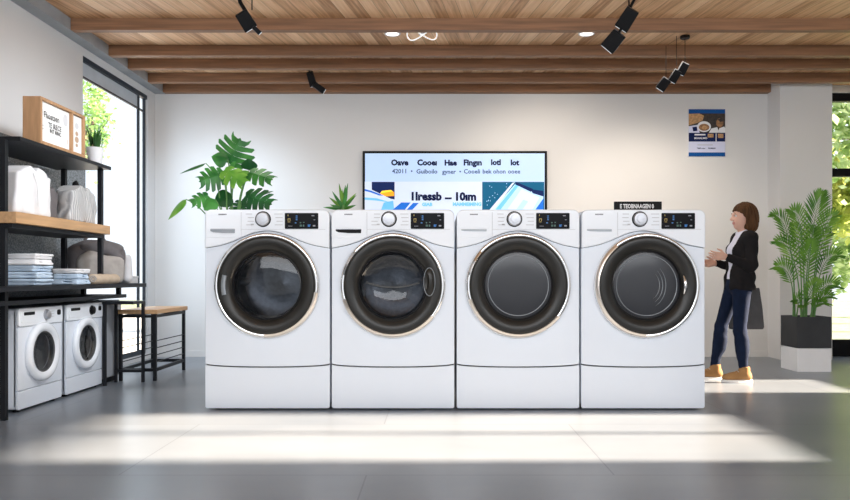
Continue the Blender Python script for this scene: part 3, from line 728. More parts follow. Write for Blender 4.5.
cpoly('pale_panel', [(690, 176), (806, 226), (806, bot), (560, bot), (590, 292)], 'scr_sky', 3)
cpoly('white_beam', [(672, 178), (684, 174), (596, 292), (560, 330), (540, 330), (575, 292)], 'scr_white', 4)
cpoly('blue_beam', [(690, 182), (700, 190), (622, 292), (600, 292)], 'scr_cyan', 4)
cpoly('white_panel', [(712, 204), (790, 240), (760, 292), (650, 292)], 'scr_white', 4)
cpoly('blue_panel', [(750, 205), (806, 212), (806, 236), (760, 222)], 'scr_navy', 5)
cpoly('blue_panel', [(690, 174), (762, 204), (752, 216), (684, 184)], 'scr_navy', 5)
cpoly('blue_beam', [(806, 244), (806, 292), (772, 292)], 'scr_blue', 5)
cpoly('blue_beam', [(720, 250), (740, 258), (716, 292), (690, 292)], 'scr_sky', 5)
for k in range(26):
    rnd = random.Random(k); a, b = 550+rnd.random()*100, 178+rnd.random()*110
    if a+b*0.9 > 820: continue
    cpoly('star', [(a, b), (a+3, b), (a+3, b+3), (a, b+3)], 'scr_sky', 3)
for body, a, b, sz in (('1lressb', 300, 237, 36), ('–', 397, 242, 36), ('10ım', 470, 238, 36)):
    px, py = cp(a, b); text_mb(body, sz/4.25/S*1.625*1.32, (tx(px), -0.0115, tz(py)), bold=0.0065).build('price_text', 'scr_text', sc, smooth=0)
for body, a, b in (('GIAB', 306, 271), ('MAMMEIMING', 478, 270)):
    px, py = cp(a, b); text_mb(body, 15/4.25/S*1.625*1.3, (tx(px), -0.0115, tz(py)), bold=0.003).build('caption_text', 'scr_cyan', sc, smooth=0)

# ------------------------------------------------------------------ poster
px0, px1, pz0, pz1 = (688.5-HX)/S*1.655, (725-HX)/S*1.655, ZC+(276-156.5)/S*1.655, ZC+(276-109.3)/S*1.655
t = thing('poster', 'small blue and white poster with brown photo high on the back wall', 'poster', ((px0+px1)/2, YW-0.03, (pz0+pz1)/2))
w_, h_ = px1-px0, pz1-pz0
MB().bb(-w_/2, w_/2, 0, 0.03, -h_/2, h_/2).build('board', 'pst_white', t)
U = lambda u: -w_/2+w_*u
V = lambda v: h_/2-h_*v
def pp(name, pts, m, lay=1): MB().poly([(U(a), -0.0012*lay, V(b)) for a, b in pts]).build(name, m, t, smooth=0)
def rect(a0, b0, a1, b1): return [(a0, b0), (a1, b0), (a1, b1), (a0, b1)]
def oval(a, b, ra, rb, n=20): return [(a+ra*math.cos(2*PI*k/n), b+rb*math.sin(2*PI*k/n)) for k in range(n)]
pp('blue_band', rect(0, 0, 1, 0.09), 'pst_blue'); pp('blue_band', rect(0, 0.915, 1, 1), 'pst_blue')
pp('photo', rect(0, 0.09, 1, 0.50), 'pst_dark'); pp('navy_band', rect(0, 0.50, 1, 0.685), 'pst_navy'); pp('pale_band', rect(0, 0.685, 1, 0.915), 'pst_lav')
pp('photo_shape', [(0, 0.10), (0.30, 0.09), (0.42, 0.14), (0.38, 0.24), (0.20, 0.30), (0, 0.34)], 'pst_tan', 2)
pp('photo_shape', [(0.0, 0.36), (0.25, 0.33), (0.30, 0.50), (0, 0.50)], 'pst_lav', 2)
pp('photo_shape', [(0.10, 0.38), (0.22, 0.37), (0.24, 0.46), (0.12, 0.47)], 'pst_navy', 3)
pp('photo_shape', oval(0.42, 0.37, 0.19, 0.115), 'pst_white', 3); pp('photo_shape', oval(0.42, 0.385, 0.145, 0.075), 'pst_brown', 4); pp('photo_shape', oval(0.43, 0.39, 0.08, 0.04), 'pst_tan', 5)
pp('photo_shape', [(0.55, 0.50), (0.62, 0.41), (0.78, 0.38), (0.84, 0.50)], 'pst_white', 3)
pp('photo_shape', [(0.80, 0.50), (0.84, 0.40), (0.97, 0.37), (1, 0.40), (1, 0.50)], 'pst_white', 3)
pp('photo_shape', oval(0.85, 0.29, 0.10, 0.10), 'pst_brown', 4); pp('photo_shape', [(0.78, 0.22), (0.92, 0.18), (0.99, 0.26), (0.86, 0.27)], 'pst_dark', 5)
pp('photo_shape', rect(0.52, 0.52, 0.68, 0.60), 'pst_tan', 2); pp('photo_shape', rect(0.74, 0.51, 0.76, 0.685), 'pst_white', 2); pp('photo_shape', rect(0.80, 0.52, 0.95, 0.61), 'pst_tan', 2)
pp('title_bar', rect(0.16, 0.525, 0.46, 0.555), 'pst_white', 2)
text_mb('MUHAUMO', 0.030, (U(0.33), -0.003, V(0.615)), bold=0.001).build('title_text', 'pst_white', t, smooth=0)
text_mb('TIMF ngrıu', 0.022, (U(0.34), -0.003, V(0.83)), bold=0.0008).build('small_text', 'pst_navy', t, smooth=0)
text_mb('TIHMIIHII', 0.022, (U(0.63), -0.003, V(0.83)), bold=0.0008).build('small_text', 'pst_navy', t, smooth=0)
pp('faint_line', rect(0.24, 0.75, 0.66, 0.765), 'print', 2)
# ------------------------------------------------------------------ shelving unit on the left
YA = 0.94*D; YB = 1.187*D; XF = -2.80
t = thing('shelving_unit', 'tall black steel shelving with an oak middle shelf and long black counter, against left wall', 'shelves', (-3.0, (YA+YB)/2, 0))
zt1, zw, zc = 1.905, 1.391, 0.895
def prt(mb, name, m, **k): return mb.build(name, m, t, world=True, **k)
prt(MB().bb(-3.27, XF, YA-0.02, YB+0.06, zt1-0.03, zt1), 'top_shelf', 'black', bevel=0.002)
prt(MB().bb(-3.23, XF+0.02, YA-0.10, YB, zw-0.075, zw), 'oak_shelf', 'oak', bevel=0.004)
prt(MB().bb(-3.21, XF-0.02, YA-0.08, YB-0.02, zw-0.105, zw-0.077), 'shelf_rail', 'black')
YC = 1.335*D
prt(MB().bb(-3.30, -2.78, 0.78*D, YC, zc-0.035, zc), 'counter_top', 'black', bevel=0.002)
prt(MB().bb(-3.30, -2.86, 0.78*D, 1.285*D, 0.765, 0.797), 'lower_rail', 'black', bevel=0.002)
for (x, y, z0, z1) in ((-2.885, 0.928*D, 0.0, zt1-0.03), (-2.86, YB-0.012, zc, zt1-0.03), (-3.17, YB-0.012, zc, zt1-0.03), (-2.90, 1.27*D, 0.797, zc-0.035), (-3.22, 1.27*D, 0.797, zc-0.035), (-3.25, 0.928*D, 0, zt1-0.03)):
    prt(MB().bb(x-0.018, x+0.018, y-0.018, y+0.018, z0, z1), 'upright', 'black')
prt(MB().bb(-3.25, -2.885, 0.928*D-0.015, 0.928*D+0.015, 0.10, 0.13), 'foot_rail', 'black')
tag(MB().bb(XL+0.001, XL+0.03, YN+4.0, Y1-0.01, 0.45, 2.06).build('wall_felt_panel', 'felt'), kind='structure')

# two small washers under the counter
def small_washer(y0, y1, label, flip):
    Xf = -2.93; W = (y1-y0)/2; H = 0.735
    t = thing('small_washing_machine', label, 'washing machine', (Xf, (y0+y1)/2, 0), PI/2, 'small washers under the counter')
    dep = 0.385
    # cabinet; the front is at local y = 0 and looks towards -y
    c = MB(); cz, rad = 0.405, 0.155
    for a, b, c0, c1 in ((0.02, dep, 0.02, H),):
        out = rrect(-W, W, c0, c1, 0.025)
        n = len(out); c.add([(x, b, z) for x, z in out]+[(x, a, z) for x, z in out], [tuple(range(n))]+[(i, i+n, (i+1) % n+n, (i+1) % n) for i in range(n)])
    c.plate_hole(out, (0, cz), rad, 0.018, 0.03)
    c.build('cabinet', 'white', t, smooth=35)
    fl = [(-W, 0.155), (W, 0.155), (W, 0.60), (-W, 0.60)]
    MB().plate_hole(fl, (0, cz), rad, 0.002, 0.017).build('front_panel', 'white', t, smooth=30, bevel=0.003)
    MB().prism(rrect(-W, W, 0.02, 0.149, 0.012), 0.002, 0.017).build('base_panel', 'white', t, bevel=0.003)
    MB().prism(rrect(-W, W, 0.605, H, 0.02), -0.006, 0.017).build('control_panel', 'panelw', t, bevel=0.006, segs=3)
    d = MB().lathe([(0.155, 0.012), (0.212, 0.001), (0.218, -0.014), (0.212, -0.030), (0.195, -0.038), (0.165, -0.034), (0.150, -0.022)], (0,0,cz), 'y', 64).build('door', 'panelw', t, smooth=50)
    MB().lathe([(0.155, -0.022), (0.146, -0.024), (0.140, -0.012), (0.138, 0.01)], (0,0,cz), 'y', 56).build('door_bezel', 'gasket', d, smooth=50)
    MB().lathe([(0.140, -0.014), (0.11, -0.005), (0.06, 0.004), (0.0005, 0.006)], (0,0,cz), 'y', 48).build('door_glass', 'dglass3', d, smooth=60)
    MB().lathe([(0.150, 0.02), (0.20, 0.04), (0.20, 0.30), (0.17, 0.32), (0.0005, 0.33)], (0,0,cz), 'y', 48).build('drum', 'drum', t, smooth=40)
    dr = MB().prism(rrect(-W+0.03, -0.09, 0.630, 0.715, 0.008), -0.009, -0.004).build('detergent_drawer', 'panelw', t, bevel=0.001)
    MB().prism(rrect(-W+0.055, -0.105, 0.683, 0.706, 0.006), -0.011, -0.007).build('drawer_grip', 'blackpl', dr)
    MB().lathe([(0.040, -0.006), (0.040, -0.010), (0.034, -0.012), (0.032, -0.028), (0.026, -0.031), (0.0005, -0.031)], (0.06 if not flip else 0.10,0,0.675), 'y', 32).build('dial', 'silver' if not flip else 'blackpl', t, smooth=30)
    MB().prism(rrect(W-0.085, W-0.035, 0.665, 0.705, 0.014), -0.010, -0.004).build('button', 'blackpl', t)
    for k in range(3):
        MB().bb(0.125, 0.165, -0.008, -0.005, 0.655+0.02*k, 0.659+0.02*k).build('programme_mark', 'print', t, smooth=0)
    for sx in (-1, 1):
        for yy in (0.05, dep-0.05): MB().lathe([(0.0005, 0), (0.022, 0), (0.022, 0.015), (0.016, 0.024)], (sx*(W-0.06), yy, 0), 'z', 14).build('foot', 'blackpl', t)
small_washer(0.975*D, 1.089*D, 'small white washer under the counter, nearer the camera, silver dial', False)
small_washer(1.102*D, 1.220*D, 'small white washer under the counter, farther from the camera, beside the grey cabinet', True)

# grey cabinet, black side table, oak-topped stool
t = thing('storage_cabinet', 'low grey cabinet at the end of the counter beside the small washers', 'cabinet', (-3.1, 1.26*D, 0))
MB().bb(-3.29, -2.95, 1.227*D, 1.295*D, 0.05, 0.745).build('carcass', 'cab', t, world=True, bevel=0.003)
MB().bb(-2.948, -2.93, 1.228*D, 1.294*D, 0.06, 0.735).build('door', 'cab', t, world=True, bevel=0.003)
MB().bb(-3.27, -2.98, 1.232*D, 1.29*D, 0, 0.05).build('plinth', 'blackpl', t, world=True)
t = thing('side_table', 'narrow black metal side table with thin legs at the end of the counter', 'table', (-2.77, 1.235*D, 0))
MB().bb(-2.92, -2.645, 1.215*D, 1.266*D, 0.715, 0.74).build('table_top', 'black', t, world=True, bevel=0.002)
for x, y in ((-2.905, 1.2195*D), (-2.905, 1.262*D), (-2.66, 1.262*D)):
    MB().bb(x-0.012, x+0.012, y-0.012, y+0.012, 0, 0.715).build('leg', 'black', t, world=True)
MB().bb(-2.893, -2.672, 1.262*D-0.01, 1.262*D+0.01, 0.09, 0.115).build('stretcher', 'black', t, world=True)
t = thing('stool', 'black steel stool with an oak top and thin wire sides, standing before the back wall', 'stool', (-2.73, 1.34*D, 0))
sy0, sy1, sxa, sxb, sz = 1.280*D, 1.425*D, -2.915, -2.575, 0.655
MB().bb(sxa-0.01, sxb+0.02, sy0-0.03, sy1+0.03, sz-0.04, sz).build('oak_top', 'oak', t, world=True, bevel=0.004)
for x in (sxa+0.012, sxb-0.012):
    for y in (sy0, sy1): MB().bb(x-0.014, x+0.014, y-0.014, y+0.014, 0, sz-0.042).build('leg', 'black', t, world=True)
    MB().bb(x-0.012, x+0.012, sy0+0.014, sy1-0.014, sz-0.075, sz-0.05).build('rail', 'black', t, world=True)
    MB().bb(x-0.012, x+0.012, sy0+0.014, sy1-0.014, 0.085, 0.115).build('rail', 'black', t, world=True)
    for k in range(4): MB().tube([(x, sy0, 0.17+0.065*k), (x, sy1, 0.17+0.065*k)], 0.005, 6).build('wire', 'black', t, world=True)
for y in (sy0, sy1):
    MB().bb(sxa+0.026, sxb-0.026, y-0.012, y+0.012, 0.085, 0.115).build('rail', 'black', t, world=True)
    MB().bb(sxa+0.026, sxb-0.026, y-0.012, y+0.012, sz-0.075, sz-0.05).build('rail', 'black', t, world=True)


# framed sign on the top shelf
fy0, fy1, fx = 0.985*D, 1.11*D, -2.80
t = thing('framed_sign', 'deep oak shadow-box sign with two white lettered panels on the top shelf', 'sign', (fx-0.06, (fy0+fy1)/2, zt1))
fh = 0.335; fz = zt1; yd = fy0+(fy1-fy0)*0.69
f = MB().bb(fx-0.13, fx, fy0, fy0+0.022, fz, fz+fh).bb(fx-0.13, fx, fy1-0.022, fy1, fz, fz+fh).bb(fx-0.13, fx, fy0+0.022, fy1-0.022, fz+fh-0.022, fz+fh).bb(fx-0.13, fx, fy0+0.022, fy1-0.022, fz, fz+0.022).bb(fx-0.10, fx, yd-0.012, yd+0.012, fz+0.022, fz+fh-0.022).bb(fx-0.13, fx-0.115, fy0+0.022, fy1-0.022, fz+0.022, fz+fh-0.022)
f.build('frame', 'oakd', t, world=True, bevel=0.002)
for a, b in ((fy0+0.024, yd-0.014), (yd+0.014, fy1-0.024)):
    MB().bb(fx-0.03, fx-0.02, a, b, fz+0.024, fz+fh-0.024).build('panel', 'paper', t, world=True)
for body, y, z, sz_, m in (('Fhoatsen', 0.40, 0.66, 0.066, 'sign_ink'), ('TE IRECE', 0.50, 0.47, 0.052, 'sign_ink'), ('INT RINC', 0.52, 0.35, 0.042, 'sign_ink'), (':', 0.14, 0.40, 0.07, 'sign_ink'), ('l', 0.90, 0.24, 0.05, 'sign_tan')):
    text_mb(body, sz_, (fx-0.0185, fy0+(yd-fy0)*y, fz+fh*z), '+x', sx=0.9, bold=0.001).build('lettering', m, t, world=True, smooth=0)
MB().disc((fx-0.0185, fy0+(yd-fy0)*0.84, fz+fh*0.72), 0.035, 0.045, 'x').build('print_spot', 'greycloth', t, world=True, smooth=0)
for z, a in ((0.70, 0.03), (0.52, 0.022), (0.38, 0.030), (0.25, 0.018)):
    MB().disc((fx-0.0185, (yd+fy1)/2, fz+fh*z), a, a*0.8, 'x').build('print_spot', 'sign_tan' if z < 0.6 else 'greycloth', t, world=True, smooth=0)

# grass plant in a white pot on the top shelf
gp = Vector((-2.865, 1.168*D, zt1))
t = thing('potted_grass', 'small spiky green plant in a white pot on the top shelf end', 'plant', gp)
MB().lathe([(0.0005, 0), (0.045, 0), (0.052, 0.006), (0.068, 0.12), (0.070, 0.135), (0.064, 0.135), (0.060, 0.118), (0.0005, 0.116)], (0,0,0), 'z', 40).build('pot', 'pot', t, smooth=40)
MB().lathe([(0.058, 0.117), (0.0005, 0.122)], (0,0,0), 'z', 24).build('soil', 'soil', t)
g = MB(); rnd = random.Random(4)
for k in range(70):
    a = rnd.random()*2*PI; r0 = rnd.random()*0.045; ln = 0.11+rnd.random()*0.09; le = 0.012+0.07*rnd.random(); w_ = 0.005+rnd.random()*0.004
    b = Vector((r0*math.cos(a), r0*math.sin(a), 0.115)); d = Vector((math.cos(a), math.sin(a), 0)); s_ = Vector((-d.y, d.x, 0))
    m1 = b+d*le*0.35+Vector((0,0,ln*0.6)); tp = b+d*le+Vector((0,0,ln))
    g.add([b-s_*w_, b+s_*w_, m1+s_*w_*0.9, tp, m1-s_*w_*0.9], [(0,1,2,4), (4,2,3)])
g.build('blades', 'grass', t, smooth=0)

# clothes and cloths on the shelves
def soft(name, label, cat, loc, m, fn, lo, hi, h=0.008, group=None, relax=2, rotz=0.0):
    t = thing(name, label, cat, loc, rotz, group); s = SDF(lo, hi, h); fn(s); s.mesh(relax=relax).build('body', m, t, smooth=180)
    return t
def shirt_form(W, Hh, Dp, lean=0.0, fold=0.006, seed=0):
    def fn(s):
        # standing torso form: sloped shoulders, sleeves folded down at the sides, flat hem; thin in x, wide in y
        s.rbox((0, 0, Hh*0.5), (Dp*0.5, W*0.40, Hh*0.5), 0.022, 0.01)
        for q in (-1, 1): s.plane((0, q*W*0.13, Hh), (0.0, q*0.42, 1))
        for q in (-1, 1):
            s.rbox((0.012, q*W*0.41, Hh*0.42), (Dp*0.42, W*0.085, Hh*0.42), 0.020, 0.012, rot=(q*0.10, 0, q*0.25))
        s.cap((Dp*0.0, 0, Hh*1.07), (Dp*0.9, 0, Hh*1.02), 0.048, carve=True)
        s.wave(lambda x, y, z: fold*(np.sin(y*34+seed+z*9)*np.clip(1.05-z/Hh, 0, 1)+0.45*np.sin(z*40+y*22+seed)+0.5*np.sin(y*60-z*25+seed*2)*np.clip(y/W+0.3, 0, 1)))
        s.plane((0, 0, 0.002), (0, 0, -1))
    return fn
t = soft('sweatshirt', 'white sweatshirt standing folded on the oak shelf, nearest the camera', 'sweatshirt', (-2.93, 0.990*D, zw), 'whitecloth', shirt_form(0.42, 0.355, 0.17), (-0.16, -0.30, -0.02), (0.16, 0.30, 0.40))
MB().tube([(0,0,0.30), (0,0,0.345), (0.0,0.02,0.36)], [0.02, 0.02, 0.012], 10).build('hanger_neck', 'blackpl', t, smooth=60)
MB().tube([(0.085,-0.05,0.31), (0.100,-0.02,0.22), (0.102,-0.01,0.06)], 0.003, 6).build('seam', 'greycloth', t, smooth=60)
t = soft('dark_sweater', 'dark grey sweater on the oak shelf, between white sweatshirt and knit', 'sweater', (-3.0, 1.061*D, zw), 'taupe', shirt_form(0.19, 0.27, 0.13, seed=2), (-0.12, -0.17, -0.02), (0.12, 0.17, 0.32))
t = soft('knit_sweater', 'pale grey knit sweater on the oak shelf with a black hanger neck', 'sweater', (-2.925, 1.128*D, zw), 'knit', shirt_form(0.40, 0.30, 0.17, seed=1, fold=0.008), (-0.15, -0.28, -0.02), (0.15, 0.28, 0.36))
MB().tube([(0,0,0.25), (0,0,0.30), (0,0.0,0.325), (0.0,0.012,0.345)], [0.026, 0.028, 0.024, 0.008], 10).build('hanger_neck', 'blackpl', t, smooth=60)

def folded(name, label, loc, sx, sy, hz, m, seed, group, rot=0.0):
    """a folded cloth: three layers rolled at the front edge, in one mesh"""
    rnd = random.Random(seed); t = thing(name, label, 'cloth', loc, rot, group)
    s = SDF((-sx*0.5-0.04, -sy*0.5-0.04, -0.01), (sx*0.5+0.04, sy*0.5+0.04, hz+0.02), 0.006)
    n = 2; lh = hz/n
    for k in range(n):
        ins = rnd.random()*0.014
        s.rbox((-ins*0.5+0.004*(rnd.random()-0.5), 0.006*(rnd.random()-0.5), lh*(k+0.5)), (sx*0.5-ins, sy*0.5-ins*0.7, lh*0.52), lh*0.45, 0.004)
    s.wave(lambda x, y, z: 0.0025*np.sin(x*34+y*21+seed*1.7)+0.002*np.sin(y*55-x*14+seed))
    s.plane((0,0,0.0015), (0,0,-1)); s.plane((0,0,hz-0.0005), (0,0,1))
    s.mesh(relax=1).build('cloth', m, t, smooth=180)
    return t
def stack(x, y, spec, sx, sy, group, name, z=zc):
    for i, (hz, m, lab, dx, dy, rt) in enumerate(spec):
        folded(name, lab, (x+dx, y+dy, z), sx-0.008*i, sy-0.008*i, hz, m, i+int(y*10), group, rt); z += hz+0.0015
stack(-2.99, 1.015*D, [(0.049, 'bluecloth', 'pale blue folded shirt, lowest of the rear stack on the counter', 0, 0, 0), (0.049, 'bluecloth', 'pale blue folded shirt, second from the bottom of the rear counter stack', 0.006, 0, 0.05), (0.045, 'bluecloth', 'pale blue folded shirt in the middle of the tall rear counter stack', -0.004, 0.008, -0.04),
   (0.042, 'whitecloth', 'white folded shirt, second from the top of the tall rear counter stack', 0.004, -0.004, 0.03), (0.040, 'whitecloth', 'white folded shirt on top of the tall rear stack on the counter', 0.01, 0.012, -0.06)], 0.30, 0.27, 'folded shirts in the tall rear stack', 'folded_shirt')
stack(-2.90, 1.105*D, [(0.044, 'bluecloth', 'pale blue folded shirt, lowest of the low front counter stack', 0, 0, 0), (0.042, 'bluecloth', 'pale blue folded shirt in the middle of the low front counter stack', 0.005, 0.004, 0.06), (0.038, 'whitecloth', 'white folded shirt on top of the low front counter stack', -0.004, 0.008, -0.05)], 0.22, 0.22, 'folded shirts in the low front stack', 'folded_shirt')
stack(-3.02, 1.150*D, [(0.044, 'greycloth', 'pale grey folded towel, lowest of the small stack before the backpack', 0, 0, 0), (0.040, 'whitecloth', 'white folded towel in the middle of the small stack before the backpack', 0.004, 0, 0.04), (0.038, 'whitecloth', 'white folded towel on top of the small stack before the backpack', 0.0, 0.006, -0.04)], 0.20, 0.20, 'folded towels before the backpack', 'folded_towel')

# grey and linen backpack on the counter
bp = thing('backpack', 'padded backpack with dark taupe top and light linen front on the counter', 'backpack', (-3.02, 1.240*D, zc+0.002), R(38))
s = SDF((-0.30, -0.20, -0.02), (0.30, 0.20, 0.45), 0.008)
s.rbox((0, 0.03, 0.17), (0.235, 0.09, 0.17), 0.07, 0.03); s.ell((0, 0.03, 0.27), (0.22, 0.085, 0.125), 0.05); s.plane((0,0,0.002), (0,0,-1))
s.wave(lambda x, y, z: 0.004*np.sin(x*30+z*20)); s.plane((0,0,0.004), (0,0,-1))
s.mesh().build('main_bag', 'taupe', bp, smooth=180)
s = SDF((-0.28, -0.25, -0.02), (0.28, 0.06, 0.36), 0.008)
s.rbox((0.02, -0.075, 0.125), (0.185, 0.055, 0.125), 0.05, 0.03); s.ell((-0.06, -0.075, 0.17), (0.12, 0.055, 0.12), 0.04); s.plane((0,0,0.002), (0,0,-1))
s.wave(lambda x, y, z: 0.003*np.sin(x*36+z*26)); s.plane((0,0,0.004), (0,0,-1))
s.mesh().build('front_pocket', 'linen', bp, smooth=180)
s = SDF((-0.28, -0.20, 0.18), (0.28, 0.10, 0.44), 0.008)
s.ell((0.03, -0.035, 0.315), (0.185, 0.075, 0.065), 0.03); s.cap((0.10, -0.075, 0.28), (0.17, -0.085, 0.22), 0.035, k=0.04); s.mesh().build('flap', 'taupe', bp, smooth=180)
s = SDF((0.14, -0.12, -0.02), (0.36, 0.12, 0.32), 0.008)
s.cap((0.25, -0.02, 0.05), (0.255, 0.0, 0.23), 0.045, 0.035); s.plane((0,0,0.002), (0,0,-1)); s.mesh().build('side_pocket', 'greycloth', bp, smooth=180)
MB().tube([(-0.10,0.03,0.385), (-0.07,0.03,0.42), (0.0,0.03,0.43), (0.05,0.03,0.415), (0.07,0.03,0.38)], 0.012, 10).build('grab_handle', 'taupe', bp, smooth=80)
# beige rolled towel
t = thing('rolled_towel', 'beige rolled towel lying on the counter before the backpack', 'towel', (-2.796, 1.172*D, zc+0.001))
s = SDF((-0.08, -0.30, -0.01), (0.08, 0.30, 0.12), 0.006)
s.cap((0, -0.20, 0.042), (0, 0.20, 0.042), 0.042, sc=(1.0, 1, 1)); s.wave(lambda x, y, z: 0.002*np.sin(y*50+z*30)); s.plane((0,0,0.001), (0,0,-1))
s.mesh(relax=1).build('roll', 'beige', t, smooth=180)
MB().tube([(0.02+0.028*math.cos(q)*(1-q/16), -0.243+0.002*q/6, 0.042+0.03*math.sin(q)*(1-q/16)) for q in [k*0.4 for k in range(30)]], 0.004, 6).build('rolled_edge', 'linen', t, smooth=80)
t = thing('storage_box', 'small pale grey lidded box at the far end of the counter', 'box', (-2.93, 1.306*D, zc+0.001))
MB().bb(-0.09, 0.09, -0.10, 0.10, 0.0, 0.05).build('box_base', 'greycloth', t, bevel=0.004)
MB().bb(-0.094, 0.094, -0.104, 0.104, 0.0505, 0.068).build('lid', 'greycloth', t, bevel=0.004)

# ------------------------------------------------------------------ plants
def curve3(p0, p1, p2, n):
    return [p0*(1-q)**2+p1*2*q*(1-q)+p2*q*q for q in [k/n for k in range(n+1)]]
def monstera_leaf(mb, base, tip, width, nrm, seed, lobes=6, droop=0.12, split=0.55):
    rnd = random.Random(seed); ax = tip-base; L = ax.length; ax.normalize()
    nrm = (nrm-ax*nrm.dot(ax)).normalized(); sd = ax.cross(nrm)
    def prof(u): return max(0.02, math.sin(PI*min(1, max(0, u))**0.72)**0.6)*0.5*width
    def pt(u, v):   # u along, v across in metres
        z = -abs(v)*0.22-droop*L*(u-0.25)**2*1.2-0.10*v*v/width
        return base+ax*(u*L)+sd*v+nrm*z
    for sg in (-1, 1):
        for i in range(lobes):
            u0, u1 = -0.10+1.06*i/lobes, -0.10+1.06*(i+1)/lobes
            um = (u0+u1)/2; w = prof(um*0.9+0.1)
            wi = w*(1-split) if i < lobes-1 else w*0.7
            gap = 0.10*(u1-u0)
            sw = 0.16*(0.4+um)
            rows = []
            a0, a1 = max(u0, 0), max(u1, 0.02)
            rows.append((pt(a0, 0), pt(a1, 0)))
            rows.append((pt(u0+sw*0.25, sg*wi), pt(u1+sw*0.25, sg*wi)))
            rows.append((pt(u0+gap+sw*0.6, sg*(wi+(w-wi)*0.5)), pt(u1-gap*0.4+sw*0.6, sg*(wi+(w-wi)*0.5))))
            rows.append((pt(u0+gap*1.5+sw*0.85, sg*(wi+(w-wi)*0.86)), pt(u1-gap*0.6+sw*0.9, sg*(wi+(w-wi)*0.88))))
            vs = [p for rr_ in rows for p in rr_]; vs.append(pt(um+0.12*(u1-u0)+sw*1.08, sg*w))
            fs = [(0,1,3,2), (2,3,5,4), (4,5,7,6), (6,7,8)]
            mb.add(vs, fs)
    # tip
    mb.add([pt(0.90, -0.1*width), pt(0.90, 0.1*width), pt(1.04, 0)], [(0,1,2)])
    return mb
def heart_leaf(mb, base, tip, width, nrm, droop=0.15):
    ax = tip-base; L = ax.length; ax.normalize(); nrm = (nrm-ax*nrm.dot(ax)).normalized(); sd = ax.cross(nrm)
    n = 10; vs = []
    for i in range(n+1):
        u = i/n; w = 0.5*width*math.sin(PI*u**0.65)**0.8 if 0 < u < 1 else 0.001
        for v in (-w, -w*0.5, 0, w*0.5, w): vs.append(base+ax*u*L+sd*v+nrm*(-abs(v)*0.25-droop*L*u*u))
    return mb.add(vs, [(i*5+j, i*5+j+1, i*5+j+6, i*5+j+5) for i in range(n) for j in range(4)])
def tall_pot(t, H, rt, rb):
    MB().lathe([(0.0005, 0), (rb, 0), (rb*1.02, 0.02), (rt, H), (rt-0.02, H), (rt-0.025, H-0.04), (0.0005, H-0.04)], (0,0,0), 'z', 40).build('planter', 'pot', t, smooth=40)
    MB().lathe([(rt-0.026, H-0.039), (0.0005, H-0.030)], (0,0,0), 'z', 24).build('soil', 'soil', t)
c160 = lambda a, b: (160+a/4.048, 130+b/4.048)
rM = 1.27; ctr = P(231, 232, rM)
mp_ = thing('monstera_plant', 'leafy monstera plant with split green leaves rising behind the leftmost large washer', 'plant', (ctr.x, ctr.y, 0))
tall_pot(mp_, 0.95, 0.20, 0.15)
fw = Vector((0, -1, 0.25))
leaves = [  # base, tip in crop pixels, width px (photo), kind, material, depth offset, normal tilt
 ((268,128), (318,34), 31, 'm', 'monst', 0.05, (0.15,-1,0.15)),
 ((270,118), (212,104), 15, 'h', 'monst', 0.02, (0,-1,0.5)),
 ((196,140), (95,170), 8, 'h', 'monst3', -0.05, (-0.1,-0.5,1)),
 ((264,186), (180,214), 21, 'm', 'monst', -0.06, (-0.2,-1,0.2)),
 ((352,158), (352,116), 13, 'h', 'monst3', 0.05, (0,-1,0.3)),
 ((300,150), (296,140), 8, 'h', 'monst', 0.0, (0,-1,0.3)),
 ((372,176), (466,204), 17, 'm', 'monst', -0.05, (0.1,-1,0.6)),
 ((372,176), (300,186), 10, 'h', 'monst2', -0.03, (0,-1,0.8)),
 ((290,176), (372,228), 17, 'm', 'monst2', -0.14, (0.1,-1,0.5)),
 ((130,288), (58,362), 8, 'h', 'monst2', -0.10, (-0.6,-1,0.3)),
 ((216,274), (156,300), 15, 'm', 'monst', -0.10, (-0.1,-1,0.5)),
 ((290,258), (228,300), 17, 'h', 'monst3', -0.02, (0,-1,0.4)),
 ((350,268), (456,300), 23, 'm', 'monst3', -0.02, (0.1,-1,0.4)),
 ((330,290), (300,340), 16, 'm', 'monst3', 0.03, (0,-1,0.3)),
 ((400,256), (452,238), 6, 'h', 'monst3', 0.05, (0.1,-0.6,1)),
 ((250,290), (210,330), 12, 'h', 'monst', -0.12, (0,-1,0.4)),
]
for i, (b_, t_, wpx, kd, m, dy, nn) in enumerate(leaves):
    off = Vector((0, dy*1.6, 0)); B = P(*c160(*b_), rM)+off; T_ = P(*c160(*t_), rM)+off+Vector((0, -0.05, 0)); W_ = wpx/S*rM*1.3
    mb = MB()
    if kd == 'm': monstera_leaf(mb, B, T_, W_*1.05, Vector(nn), i, 5 if wpx > 18 else 4, 0.10, 0.60)
    else: heart_leaf(mb, B, T_, W_, Vector(nn))
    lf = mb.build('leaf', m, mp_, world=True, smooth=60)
    root = Vector((ctr.x+0.05*math.sin(i*2.1), ctr.y+0.05*math.cos(i*1.3), 0.92))
    mid = Vector((ctr.x+(B.x-ctr.x)*0.25, (B.y+ctr.y)/2+0.03, max(root.z+0.1, B.z-0.12)))
    MB().tube(curve3(root, mid, B, 12), [0.009-0.0004*k for k in range(13)], 8).build('stem', 'stem', mp_, world=True, smooth=80)

